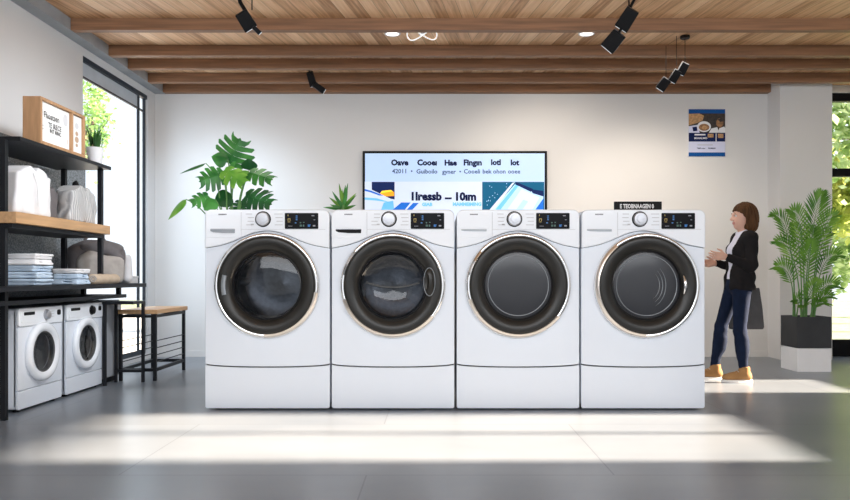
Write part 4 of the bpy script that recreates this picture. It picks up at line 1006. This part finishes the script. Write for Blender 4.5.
# small palm between the two left washers
rS = 1.25; c2 = P(342, 213, rS)
t = thing('small_palm_plant', 'small spiky green plant peeking up behind the second large washer from left', 'plant', (c2.x, c2.y, 0))
tall_pot(t, 1.10, 0.15, 0.12)
for i, (b_, t_, w_) in enumerate([((742,300),(724,214),4), ((742,300),(748,216),4.5), ((742,300),(764,222),4), ((742,302),(790,248),4.5), ((744,304),(792,262),3.5), ((740,302),(700,250),4), ((740,304),(678,264),4.5), ((738,306),(668,312),4.5), ((746,306),(792,300),4), ((742,300),(735,236),4), ((742,300),(712,268),4), ((744,302),(770,278),4), ((744,306),(776,310),4), ((740,306),(690,300),4.5), ((742,300),(756,240),4)]):
    B = P(*c160(*b_), rS); T_ = P(*c160(*t_), rS)+Vector((0, 0.08*math.sin(i*2.4), 0))
    heart_leaf(MB(), B+Vector((0,0,-0.03)), T_, w_/S*rS*0.85, Vector((0.2*math.sin(i), -1, 0.5)), 0.10).build('leaf', 'monst' if i % 3 else 'palm', t, world=True, smooth=60)
MB().tube([Vector((c2.x, c2.y, 1.05)), P(*c160(742,310), rS), P(*c160(742,296), rS)], [0.02, 0.014, 0.008], 8).build('stem', 'stem', t, world=True, smooth=80)

# big palm in a charcoal planter on a white plinth
yP0, yP1 = 1.396*D, 1.463*D; xP0, xP1 = 3.628, 3.975
t = thing('plinth', 'low white plinth under the charcoal planter by the pillar', 'plinth', ((xP0+xP1)/2, (yP0+yP1)/2, 0))
MB().bb(xP0, xP1-0.004, yP0, yP1, 0, 0.232).build('block', 'plinth', t, world=True, bevel=0.003)
MB().bb(xP0+0.01, xP1-0.014, yP0+0.01, yP1-0.01, 0.232, 0.236).build('top_pad', 'plinth', t, world=True)
pc = Vector(((xP0+xP1)/2, (yP0+yP1)/2, 0.238))
pl = thing('potted_palm', 'tall green palm in a square charcoal planter beside the white pillar', 'plant', pc)
a = (xP1-xP0)/2; b = (yP1-yP0)/2; hp = 0.315
MB().bb(-a, a, -b, -b+0.02, 0, hp).bb(-a, a, b-0.02, b, 0, hp).bb(-a, -a+0.02, -b+0.02, b-0.02, 0, hp).bb(a-0.02, a, -b+0.02, b-0.02, 0, hp).bb(-a+0.02, a-0.02, -b+0.02, b-0.02, 0, 0.02).build('planter_box', 'planter', pl, bevel=0.003)
MB().bb(-a+0.021, a-0.021, -b+0.021, b-0.021, hp-0.05, hp-0.02).build('soil', 'soil', pl)
c760 = lambda a_, b_: (760+a_/2.38, 180+b_/2.38)
def frond(i, tip, ctrl, base, dy, n=17, ll=0.17, m='palm', start=0.44):
    rP = 1.43
    T_ = P(*c760(*tip), rP)+Vector((0, dy, 0)); C_ = P(*c760(*ctrl), rP)+Vector((0, dy*0.35, 0)); B_ = P(*c760(106+(base[0]-106)*2.2, base[1]), rP)+Vector((0, 0.05*math.sin(i*1.9), 0)); B_.z = 0.238+hp-0.03
    pts = curve3(B_, C_, T_, 24)
    mb = MB(); rnd = random.Random(i)
    for k in range(n):
        q = start+(1-start)*k/(n-1); f = q*24; j = min(23, int(f)); p = pts[j].lerp(pts[j+1], f-j); tg = (pts[min(24, j+1)]-pts[max(0, j-1)]).normalized()
        view = Vector((0.25*math.sin(i*1.7), -1, 0.2*math.cos(i))); sd = tg.cross(view).normalized(); up = sd.cross(tg)
        le = ll*(0.25+1.05*math.sin(PI*(0.14+0.82*(k+0.5)/n)))*0.86
        for sg in (-1, 1):
            d = (tg*(0.50+0.75*k/n)+sd*sg*(0.85-0.35*k/n)+up*(0.25*(rnd.random()-0.3))+Vector((0,0,0.10))).normalized(); w_ = 0.0075+0.0025*rnd.random()
            s_ = d.cross(up).normalized()
            m1 = p+d*le*0.35; m2 = p+d*le*0.7+Vector((0,0,-le*0.03)); e = p+d*le+Vector((0,0,-le*0.12))
            mb.add([p, m1-s_*w_, m1+up*0.004, m1+s_*w_, m2-s_*w_*0.85, m2+up*0.003, m2+s_*w_*0.85, e], [(0,1,2), (0,2,3), (1,4,5,2), (2,5,6,3), (4,7,5), (5,7,6)])
    mb.add([pts[24], pts[24]+(pts[24]-pts[23])*1.2+Vector((0.01,0,0)), pts[24]+(pts[24]-pts[23])*2.2, pts[24]+(pts[24]-pts[23])*1.2-Vector((0.01,0,0))], [(0,1,2,3)])
    fr = mb.build('frond', m, pl, world=True, smooth=0)
    MB().tube(pts, [0.0085-0.0003*k for k in range(25)], 8).build('stalk', 'stem', fr, world=True, smooth=80)
for i, a_ in enumerate([((148,34),(118,110),(108,330),0.02,22,0.22,'palm'), ((40,84),(84,88),(98,330),0.06,17,0.16,'palm'), ((66,78),(104,66),(104,330),-0.08,17,0.16,'palm2'), ((186,84),(134,92),(112,330),0.05,17,0.17,'palm2'),
    ((38,206),(84,206),(96,330),-0.03,15,0.17,'palm'), ((176,180),(134,176),(116,330),-0.06,15,0.17,'palm'), ((54,146),(94,146),(100,330),0.10,15,0.16,'palm2'), ((166,250),(132,240),(116,330),-0.10,13,0.15,'palm'),
    ((70,284),(92,276),(98,330),-0.12,12,0.13,'palm'), ((152,276),(126,272),(114,330),-0.13,11,0.12,'palm'), ((110,150),(104,210),(106,330),-0.10,16,0.16,'palm'), ((138,118),(112,160),(110,330),0.08,16,0.18,'palm2'), ((180,126),(142,130),(112,330),0.12,14,0.15,'palm'), ((84,110),(100,150),(102,330),0.02,14,0.16,'palm'), ((120,240),(108,270),(106,330),-0.13,11,0.13,'palm2'), ((88,296),(98,290),(104,330),-0.14,9,0.13,'palm'), ((134,292),(118,290),(110,330),-0.14,9,0.13,'palm')]):
    frond(i, *a_)

# ------------------------------------------------------------------ ceiling lights
def head(mb_t, c, size, ang, yaw=0.0):
    """one square spotlight head: tapered box with a lit lens on its lower face"""
    w_, d_, h_ = size
    hd = MB(); k = 0.92
    vs = [(-w_/2*k, -d_/2*k, h_/2), (w_/2*k, -d_/2*k, h_/2), (w_/2*k, d_/2*k, h_/2), (-w_/2*k, d_/2*k, h_/2), (-w_/2, -d_/2, -h_/2), (w_/2, -d_/2, -h_/2), (w_/2, d_/2, -h_/2), (-w_/2, d_/2, -h_/2)]
    hd.add(vs, [(0,1,2,3), (7,6,5,4), (0,4,5,1), (1,5,6,2), (2,6,7,3), (3,7,4,0)])
    Mx = Matrix.Translation(c) @ Matrix.Rotation(yaw, 4, 'Z') @ Matrix.Rotation(ang, 4, 'Y') @ Matrix.Rotation(R(28), 4, 'X')
    hd.xf(Mx); ho = hd.build('lamp_head', 'blackpl', mb_t, world=True, bevel=0.004)
    ln = MB().bb(-w_*0.42, w_*0.42, -d_*0.42, d_*0.42, -h_/2-0.004, -h_/2-0.001).xf(Mx); ln.build('lens', 'lens', ho, world=True, smooth=0)
    return ho
def px(r): return r/S
def fixture(label, r, arms, heads, top, group='black ceiling spotlights'):
    c = P(*top, r); c.z = ZT
    t = thing('ceiling_spotlight', label, 'spotlight', c, 0, group)
    MB().lathe([(0.0005, ZT), (0.045, ZT), (0.045, ZT-0.02), (0.040, ZT-0.026), (0.0005, ZT-0.026)], (c.x, c.y, 0), 'z', 24).build('canopy', 'blackpl', t, world=True)
    for pts, rad in arms:
        q = [P(*p, r) if not isinstance(p, str) else c for p in pts]
        MB().tube(q, rad, 8).build('arm' if rad > 0.006 else 'cord', 'blackpl', t, world=True, smooth=80)
    for (hx, hy, w_, h_, ang) in heads:
        head(t, P(hx, hy, r), (w_/S*r, w_/S*r*0.9, h_/S*r), R(ang))
    return t
fixture('black spotlight on a bent arm hung above the leftmost large washer, nearest the camera', 1.10, [(['top', (240, 2), (246, 12)], 0.016), ([(252, -6), (252, 10)], 0.005)], [(246, 20.5, 14, 18, -32), (256.5, 30, 4.5, 9, -48)], (238, -8))
fixture('small black V-shaped spotlight under the rear beams above the second large washer', 1.52, [(['top', (309.5, 74)], 0.007)], [(311.5, 79, 7, 14, -14), (318.5, 87.5, 6, 13, -58)], (309, 62))
fixture('black spotlight of two chained square heads above the rightmost large washer, nearest the camera', 1.10, [(['top', (634, 0), (630, 8)], 0.012), ([(629, -8), (629, 8)], 0.006), ([(624, 24), (617, 36)], 0.012)], [(627, 19, 14.5, 21, 32), (613.5, 41, 15.5, 19, 40)], (638, -8))
fixture('black spotlight of three small square heads hung on thin cords below the rear beams', 1.32, [(['top', (685, 62)], 0.003), ([(676.5, 34), (676.5, 66)], 0.003), ([(666, 46), (666, 76)], 0.003), ([(684, 68), (664, 84)], 0.008)], [(683, 68.5, 8, 11.5, 24), (675, 76, 8, 12, 28), (663.5, 84, 9.5, 12, 34)], (685, 32))
rD = 1.305
def downlight(x, y, label):
    c = P(x, y, rD); c.z = ZT
    t = thing('downlight', label, 'downlight', c, 0, 'round ceiling downlights')
    MB().lathe([(0.062, 0), (0.075, 0), (0.075, -0.008), (0.062, -0.010), (0.062, 0)], (0,0,0), 'z', 40).build('rim', 'panelw', t)
    MB().lathe([(0.060, -0.002), (0.0005, -0.002)], (0,0,0), 'z', 40).build('diffuser', 'emit', t)
downlight(392.5, 37, 'round white downlight in the plank ceiling, left of the looped light')
downlight(586.5, 37, 'round white downlight in the plank ceiling, right of the looped light')
c = P(422, 36.5, rD); c.z = ZT
t = thing('loop_light', 'white figure-eight loop light on the plank ceiling between the two downlights', 'ceiling light', c)
lp = [Vector((0.140*math.sin(q), 0.14*math.sin(2*q)*1.0, -0.018+0.004*math.cos(q))) for q in [2*PI*k/64 for k in range(65)]]
MB().tube(lp, 0.0055, 8, caps=False).build('tube', 'emit2', t, smooth=80)
MB().lathe([(0.0005, 0), (0.03, 0), (0.03, -0.014), (0.0005, -0.014)], (0,0,0), 'z', 24).build('ceiling_mount', 'panelw', t)

# ------------------------------------------------------------------ trees outside
def crown(mb, c, rad, n, size, seed, clumps=14):
    rnd = random.Random(seed); c = Vector(c); cl = []
    for k in range(clumps):
        v = Vector((rnd.gauss(0,1), rnd.gauss(0,1), rnd.gauss(0,1))).normalized()*(0.35+0.6*rnd.random())
        cl.append(Vector((c.x+v.x*rad[0], c.y+v.y*rad[1], c.z+v.z*rad[2])))
    for k in range(n):
        q = cl[rnd.randrange(clumps)]; sp_ = 0.30
        p = q+Vector((rnd.gauss(0,1)*rad[0]*sp_, rnd.gauss(0,1)*rad[1]*sp_, rnd.gauss(0,1)*rad[2]*sp_))
        E = Euler((rnd.random()*PI, rnd.random()*PI, rnd.random()*2*PI)).to_matrix(); s_ = size*(0.6+0.8*rnd.random())
        mb.add([p+E @ Vector(v) for v in ((0,-s_,0), (s_*0.5,0,s_*0.12), (0,s_,0), (-s_*0.5,0,s_*0.12))], [(0,1,2,3)])
    return cl
def tree(label, base, crown_c, rad, n, size, seed, m='tree', clumps=14, group=None, name='tree'):
    t = thing(name, label, 'tree', base, 0, group); mb = MB(); cl = crown(mb, crown_c, rad, n, size, seed, clumps)
    mb.build('foliage', m, t, world=True, smooth=0)
    b = Vector(base); cc = Vector(crown_c)
    tr = MB().tube(curve3(b, Vector((b.x, b.y, (b.z+cc.z)/2)), cc, 10), [0.09-0.005*k for k in range(11)], 10)
    for q in cl[:6]: tr.tube([b.lerp(cc, 0.7), (b.lerp(cc, 0.85)+q)/2, q], [0.03, 0.02, 0.008], 6)
    tr.build('trunk', 'bark', t, world=True, smooth=80)
a_ = P(101, 122, 2.45)
tree('slender young tree with pale green leaves outside the left window', (a_.x-1.5, a_.y+0.1, -0.04), (a_.x-0.12, a_.y, a_.z), (0.27, 0.35, 0.72), 800, 0.05, 3, 'tree3', 16)
for i, (x, y, z, rx, rz, n, m, lab) in enumerate([(8.0, 13.0, 4.0, 1.3, 1.3, 2600, 'tree', 'tall pale green tree outside the right window'), (9.0, 15.2, 2.9, 1.5, 0.8, 2400, 'tree2', 'yellow green tree outside the right window behind the mullion'), (10.2, 17.6, 1.7, 1.6, 0.9, 2300, 'tree', 'low pale green tree outside the right window, lower crown')]):
    tree(lab, (x+2.2, y, -0.04), (x, y, z), (rx, 0.45, rz), n, 0.10, 20+i, m, 22)
# ------------------------------------------------------------------ the walking woman (faces -x)
PX0, PY0 = 2.75, 1.275*D
wm = thing('person', 'woman with brown bob, charcoal jacket, navy jeans and tan boots walking toward the washers', 'person', (PX0, PY0, 0))
hip_n, hip_f = (0.02, -0.085, 0.86), (0.02, 0.085, 0.86)
kn_n, kn_f = (0.0, -0.085, 0.465), (-0.10, 0.09, 0.50)
an_n, an_f = (0.035, -0.085, 0.105), (-0.155, 0.10, 0.105)
sh_n, sh_f = (0.075, -0.165, 1.305), (0.075, 0.165, 1.305)
el_n, el_f = (0.060, -0.205, 1.05), (0.045, 0.20, 1.055)
wr_n, wr_f = (-0.155, -0.165, 1.135), (-0.15, 0.10, 1.085)
hc = Vector((0.062, 0, 1.508))
def torso(s, g, k=0.04):
    s.cap((0.025, 0, 0.90), (0.035, 0, 0.96), 0.098+g, 0.096+g, k, (1.0, 1.55, 1))
    s.cap((0.035, 0, 0.98), (0.05, 0, 1.08), 0.090+g, 0.088+g, k, (1.0, 1.40, 1))
    s.cap((0.05, 0, 1.10), (0.065, 0, 1.25), 0.098+g, 0.094+g, k, (1.0, 1.50, 1))
    s.ell((-0.012, 0, 1.195), (0.060+g, 0.105+g, 0.07+g), k)
    s.cap((0.07, -0.125, 1.315), (0.07, 0.125, 1.315), 0.048+g, k=k)
b = SDF((-0.40, -0.36, 0.03), (0.30, 0.36, 1.66), 0.0055)
torso(b, -0.012)
b.cap((0.075, 0, 1.32), (0.062, 0, 1.43), 0.050, 0.047, 0.03)
for h_, k_, a_ in ((hip_n, kn_n, an_n), (hip_f, kn_f, an_f)):
    b.cap(h_, k_, 0.075, 0.048, 0.02); b.cap(k_, a_, 0.046, 0.032, 0.02); b.cap((a_[0], a_[1], 0.08), (a_[0]-0.12, a_[1], 0.065), 0.030, 0.022, 0.02)
for s_, e_, w_ in ((sh_n, el_n, wr_n), (sh_f, el_f, wr_f)):
    b.cap(s_, e_, 0.044, 0.034, 0.02); b.cap(e_, w_, 0.033, 0.022, 0.02)
# head: skull, jaw, brow, nose, lips, chin, ears
b.ell(hc+Vector((0.012, 0, 0.012)), (0.092, 0.071, 0.098), 0.02)
b.ell(hc+Vector((-0.022, 0, -0.040)), (0.062, 0.056, 0.072), 0.03)
b.cap(hc+Vector((-0.058, 0, -0.092)), hc+Vector((-0.052, 0, -0.096)), 0.020, k=0.02)
b.cap(hc+Vector((-0.078, -0.03, 0.022)), hc+Vector((-0.078, 0.03, 0.022)), 0.012, k=0.02)
b.cap(hc+Vector((-0.082, 0, 0.010)), hc+Vector((-0.105, 0, -0.026)), 0.009, 0.012, 0.012)
b.cap(hc+Vector((-0.096, -0.009, -0.030)), hc+Vector((-0.096, 0.009, -0.030)), 0.009, k=0.008)
b.cap(hc+Vector((-0.083, -0.014, -0.056)), hc+Vector((-0.083, 0.014, -0.056)), 0.007, k=0.006)
b.cap(hc+Vector((-0.080, -0.013, -0.067)), hc+Vector((-0.080, 0.013, -0.067)), 0.008, k=0.006)
for q in (-1, 1):
    b.ell(hc+Vector((-0.080, q*0.030, 0.006)), (0.013, 0.014, 0.009), carve=True)
    b.ell(hc+Vector((0.018, q*0.073, -0.010)), (0.018, 0.010, 0.030), 0.008)
# hands: palm, four bent fingers of unequal length, thumb from the side of the palm
def hand(w_, d, up, palm_n, curl):
    w_ = Vector(w_); d = Vector(d).normalized(); up = Vector(up); up = (up-d*up.dot(d)).normalized(); n_ = d.cross(up)
    if n_.dot(Vector(palm_n)) < 0: n_ = -n_
    ks = []
    for o, ln in ((0.030, 0.072), (0.010, 0.080), (-0.010, 0.075), (-0.029, 0.058)):
        kpt = w_+d*(0.082-abs(o-0.008)*0.25)+up*o; b.cap(w_+d*0.005+up*o*0.45, kpt, 0.0145, 0.0115, 0.012); ks.append((kpt, ln, o))
    for kpt, ln, o in ks:
        p = kpt; a_ = curl*0.6; dd = (d+up*o*1.6).normalized()
        for f_, r0, r1 in ((0.45, 0.0092, 0.0085), (0.30, 0.0085, 0.0078), (0.25, 0.0078, 0.0062)):
            q = p+(dd*math.cos(a_)+n_*math.sin(a_))*ln*f_; b.cap(p, q, r0, r1, 0.003); p = q; a_ += curl
    p = w_+d*0.022+up*0.022; q = p+(d*0.60+up*0.62+n_*0.30).normalized()*0.042; r_ = q+(d*0.92+up*0.25+n_*0.30).normalized()*0.034
    b.cap(p, q, 0.0125, 0.0100, 0.006); b.cap(q, r_, 0.0098, 0.0072, 0.003)
hand(wr_n, (-0.95, 0.10, 0.10), (0.05, -0.35, 1), (0, 0.8, -0.4), 0.42)
hand(wr_f, (-0.90, -0.10, -0.05), (0, 0.4, 1), (0, -0.8, -0.3), 0.45)
mb = b.mesh(relax=1)
ob = mb.build('body', ['skin', 'lips'], wm, smooth=180)
lip = hc+Vector((-0.088, 0, -0.062))
for p in ob.data.polygons:
    c_ = p.center
    if abs(c_.y) < 0.022 and abs(c_.z-lip.z) < 0.011 and c_.x < lip.x+0.010: p.material_index = 1
for q in (-1, 1):
    e = hc+Vector((-0.072, q*0.030, 0.006))
    ey = MB().lathe([(0.0005, -0.0115)]+[(0.0115*math.cos(a_), 0.0115*math.sin(a_)) for a_ in [R(-80+16*k) for k in range(11)]]+[(0.0005, 0.0115)], e, 'z', 20).build('eye', 'eyew', wm, smooth=180)
    MB().disc(e+Vector((-0.0117, 0, 0)), 0.0052, 0.0052, 'x', 16).build('iris', 'iris', ey, smooth=0)
    MB().tube([e+Vector((-0.012, -0.016, 0.021)), e+Vector((-0.016, 0, 0.026)), e+Vector((-0.010, 0.016, 0.022))], 0.0028, 6).build('eyebrow', 'hair', wm, smooth=80)
# hair: a chin-length bob
s = SDF((-0.10, -0.16, 1.34), (0.26, 0.16, 1.68), 0.006)
s.ell(hc+Vector((0.024, 0, 0.030)), (0.112, 0.090, 0.106), 0.03); s.ell(hc+Vector((0.050, 0, -0.045)), (0.090, 0.094, 0.100), 0.04)
s.cap(hc+Vector((0.060, -0.05, -0.10)), hc+Vector((0.060, 0.05, -0.10)), 0.050, k=0.03)
s.ell(hc+Vector((-0.085, 0, -0.045)), (0.098, 0.14, 0.098), carve=True)
s.ell(hc+Vector((0.02, 0, -0.14)), (0.070, 0.055, 0.06), carve=True)
s.wave(lambda x, y, z: 0.0035*np.sin(np.arctan2(y, x-0.08)*22+z*16)+0.002*np.sin(np.arctan2(y, x-0.08)*47))
s.mesh(relax=1).build('hair', 'hair', wm, smooth=180)
# shirt, jacket, jeans
s = SDF((-0.20, -0.26, 0.85), (0.26, 0.26, 1.42), 0.0065)
torso(s, 0.0); s.cap((0.070, 0, 1.31), (0.060, 0, 1.385), 0.064, 0.060, 0.02); s.plane((0.06, 0, 1.385), (-0.35, 0, 1)); s.cap((0.062, 0, 1.36), (0.05, 0, 1.50), 0.052, carve=True)
s.mesh().build('shirt', 'shirt', wm, smooth=180)
s = SDF((-0.30, -0.38, 0.78), (0.30, 0.38, 1.42), 0.0065)
torso(s, 0.010)
s.cap((0.04, 0, 0.86), (0.035, 0, 0.96), 0.118, 0.108, 0.04, (1.0, 1.55, 1)); 
for q0, q1, q2 in ((sh_n, el_n, wr_n), (sh_f, el_f, wr_f)):
    s.cap(q0, q1, 0.056, 0.045, 0.03); s.cap(q1, Vector(q1).lerp(Vector(q2), 0.90), 0.045, 0.035, 0.02)
s.wave(lambda x, y, z: 0.003*np.sin(z*60+x*30)*np.clip((1.25-z)*4, 0, 1)+0.0025*np.sin(x*45+z*40+y*25))
s.cap((-0.10, 0, 0.80), (-0.12, 0, 1.05), 0.055, 0.06, sc=(1.2, 1, 1), carve=True); s.cap((-0.10, 0, 1.05), (-0.02, 0, 1.38), 0.06, 0.085, sc=(1.1, 1, 1), carve=True)
s.cap((0.07, 0, 1.34), (0.05, 0, 1.50), 0.066, carve=True); s.plane((0, 0, 0.835), (0, 0, -1))
for q in (wr_n, wr_f):
    pass
s.mesh().build('jacket', 'jacket', wm, smooth=180)
s = SDF((-0.30, -0.26, 0.06), (0.24, 0.26, 1.0), 0.0065)
s.cap((0.025, 0, 0.88), (0.03, 0, 0.94), 0.104, 0.098, 0.03, (1.0, 1.55, 1))
for h_, k_, a_ in ((hip_n, kn_n, an_n), (hip_f, kn_f, an_f)):
    s.cap(h_, k_, 0.084, 0.054, 0.03); s.cap(k_, (a_[0], a_[1], a_[2]+0.025), 0.053, 0.040, 0.02)
    s.ell((k_[0]*0.7+a_[0]*0.3+0.020, k_[1], k_[2]-0.13), (0.045, 0.045, 0.11), 0.06)
s.wave(lambda x, y, z: 0.0012*np.sin(z*70+x*40)*np.exp(-((z-0.45)/0.1)**2)+0.001*np.sin(z*90+y*40)*(z < 0.25))
s.mesh().build('jeans', 'jeans', wm, smooth=180)
for nm, a_, yw in (('near', an_n, 0), ('far', an_f, 0)):
    ax, ay = a_[0], a_[1]
    s = SDF((ax-0.28, ay-0.09, 0.0), (ax+0.12, ay+0.09, 0.20), 0.005)
    s.cap((ax+0.035, ay, 0.052), (ax-0.16, ay, 0.044), 0.038, 0.034, 0.02, (1, 1.05, 1)); s.cap((ax+0.01, ay, 0.075), (ax+0.008, ay, 0.135), 0.048, 0.046, 0.03); s.cap((ax-0.03, ay, 0.075), (ax-0.11, ay, 0.055), 0.036, 0.032, 0.03)
    s.plane((0, 0, 0.022), (0, 0, -1)); s.plane((0, 0, 0.145), (0, 0, 1))
    bt = s.mesh(relax=1).build('boot', 'tan', wm, smooth=180)
    o = MB(); n = 36; pts = []
    for k in range(n):
        q = 2*PI*k/n; cx = math.cos(q); pts.append((ax-0.062+0.142*cx*abs(cx)**-0.15 if abs(cx) > 1e-3 else ax-0.062, ay+0.046*math.sin(q)*(1.0 if cx < 0 else 0.92)))
    o.add([(x, y, 0.0) for x, y in pts]+[(x, y, 0.028) for x, y in pts], [tuple(range(n))[::-1], tuple(range(n, 2*n))]+[(k, (k+1) % n, (k+1) % n+n, k+n) for k in range(n)])
    o.build('boot_sole', 'sole', bt, smooth=50, bevel=0.004)
    for k in range(3): MB().tube([(ax-0.055-0.02*k, ay-0.028, 0.098-0.012*k), (ax-0.060-0.02*k, ay, 0.110-0.013*k), (ax-0.055-0.02*k, ay+0.028, 0.098-0.012*k)], 0.004, 6).build('lace', 'linen', bt, smooth=80)
# tote bag on her far shoulder
t = thing('tote_bag', 'dark grey canvas tote bag hanging behind the walking woman', 'bag', (PX0+0.225, PY0+0.30, 0.455))
s = SDF((-0.22, -0.06, -0.02), (0.22, 0.06, 0.42), 0.007)
n8 = MB(); 
vs = []
for z, w_, d_ in ((0.0, 0.155, 0.030), (0.02, 0.160, 0.042), (0.20, 0.145, 0.040), (0.38, 0.125, 0.022), (0.395, 0.122, 0.018)):
    for x, y in rrect(-w_, w_, -d_, d_, min(d_*0.8, 0.02), n=4): vs.append((x, y, z))
m_ = len(vs)//5
n8.add(vs, [tuple(range(m_))[::-1], tuple(range(4*m_, 5*m_))]+[(i*m_+k, i*m_+(k+1) % m_, (i+1)*m_+(k+1) % m_, (i+1)*m_+k) for i in range(4) for k in range(m_)])
n8.build('bag_body', 'tote', t, smooth=40)
for yy in (-0.02, 0.02):
    MB().tube(curve3(Vector((-0.06, yy, 0.385)), Vector((-0.14, yy-0.05, 0.80)), Vector((-0.13, -0.115+yy*0.4, 0.912)), 10)+curve3(Vector((-0.13, -0.115+yy*0.4, 0.912)), Vector((0.02, yy-0.05, 0.80)), Vector((0.06, yy, 0.385)), 10)[1:], 0.007, 6).build('strap', 'tote', t, smooth=80)
# ------------------------------------------------------------------ camera, light, sky
cam = bpy.data.cameras.new('camera'); co = bpy.data.objects.new('camera', cam); COL.objects.link(co)
co.location = (0, 0, ZC); co.rotation_euler = (PI/2, 0, 0)
cam.sensor_fit = 'HORIZONTAL'; cam.sensor_width = 36.0; cam.lens = 36.0*(S*D)/850.0
cam.shift_x = -(HX-425.0)/850.0; cam.shift_y = (HY-250.0)/850.0; cam.clip_start = 0.05
scene.camera = co

def area(name, loc, rot, sx, sy, power, col=(1,1,1)):
    l = bpy.data.lights.new(name, 'AREA'); l.shape = 'RECTANGLE'; l.size = sx; l.size_y = sy; l.energy = power; l.color = col
    o = bpy.data.objects.new(name, l); COL.objects.link(o); o.location = loc; o.rotation_euler = rot; return o
def spot(name, loc, tgt, power, ang, col=(1,0.86,0.70), blend=0.8, rad=0.05):
    l = bpy.data.lights.new(name, 'SPOT'); l.energy = power; l.spot_size = R(ang); l.spot_blend = blend; l.color = col; l.shadow_soft_size = rad
    o = bpy.data.objects.new(name, l); COL.objects.link(o); o.location = loc
    o.rotation_euler = (Vector(tgt)-Vector(loc)).to_track_quat('-Z', 'Y').to_euler(); return o
sun = bpy.data.lights.new('sun', 'SUN'); sun.energy = 44; sun.angle = R(1.6); sun.color = (1.0, 0.80, 0.60)
so = bpy.data.objects.new('sun', sun); COL.objects.link(so)
so.rotation_euler = Vector((-math.cos(R(21)), 0.0, -math.sin(R(21)))).to_track_quat('-Z', 'Y').to_euler()
area('washer_front_fill', (0.4, -0.6, 2.7), (R(72), 0, 0), 7.0, 1.6, 200, (0.93, 0.96, 1.0))  # added fill for the washer fronts; no fixture hangs here
area('rear_fill', (0.6, 6.9, 3.05), (0, 0, 0), 5.0, 0.5, 40, (1.0, 0.95, 0.88))  # added overhead fill for the rear, not one of the ceiling fixtures
area('window_light', (XL+0.12, (Y1+Y2)/2, 1.7), (0, R(-90), 0), 2.4, 1.3, 14, (0.72, 0.86, 1.0))
spot('shelf_fill', (-0.5, 4.7, 2.95), (-3.0, 5.9, 1.35), 270, 66, (0.90, 0.95, 1.0), 1.0, 0.25)  # extra cool fill to lift the dark shelves, from no real lamp
spot('spot_lamp_wall_middle', (1.0, 7.1, 2.85), (1.3, YW, 1.7), 45, 110)
spot('spot_lamp_wall_right', (2.4, 7.2, 2.5), (2.5, YW, 1.5), 36, 105)
spot('wall_left_fill', (-2.2, 6.6, 2.9), (-2.5, YW, 1.2), 150, 80, (0.70, 0.85, 1.0), 1.0, 0.2)  # added bluish fill on the wall in place of window daylight
spot('downlight_lamp_left', P(392.5, 38, rD)+Vector((0, 0, -0.03)), P(392.5, 38, rD)+Vector((0, 0, -2)), 25, 120)
spot('downlight_lamp_right', P(586.5, 38, rD)+Vector((0, 0, -0.03)), P(586.5, 38, rD)+Vector((0, 0, -2)), 25, 120)

w = bpy.data.worlds.new('world'); scene.world = w; w.use_nodes = True
nt = w.node_tree; nt.nodes.clear()
bg = nt.nodes.new('ShaderNodeBackground'); ow = nt.nodes.new('ShaderNodeOutputWorld'); nt.links.new(bg.outputs[0], ow.inputs[0])
tc = nt.nodes.new('ShaderNodeTexCoord'); sp = nt.nodes.new('ShaderNodeSeparateXYZ'); nt.links.new(tc.outputs['Generated'], sp.inputs[0])
rp = nt.nodes.new('ShaderNodeValToRGB'); rp.color_ramp.elements[0].position = 0.45; rp.color_ramp.elements[1].position = 0.75
rp.color_ramp.elements[0].color = (0.93, 0.96, 1.0, 1); rp.color_ramp.elements[1].color = (0.80, 0.90, 1.0, 1)
mr = nt.nodes.new('ShaderNodeMapRange'); mr.inputs['From Min'].default_value = -1; mr.inputs['From Max'].default_value = 1
nt.links.new(sp.outputs[2], mr.inputs[0]); nt.links.new(mr.outputs[0], rp.inputs[0]); nt.links.new(rp.outputs[0], bg.inputs[0])
bg.inputs[1].default_value = 1.25
scene.view_settings.view_transform = 'Standard'; scene.view_settings.look = 'None'
scene.view_settings.exposure = 0.14; scene.view_settings.gamma = 1.0
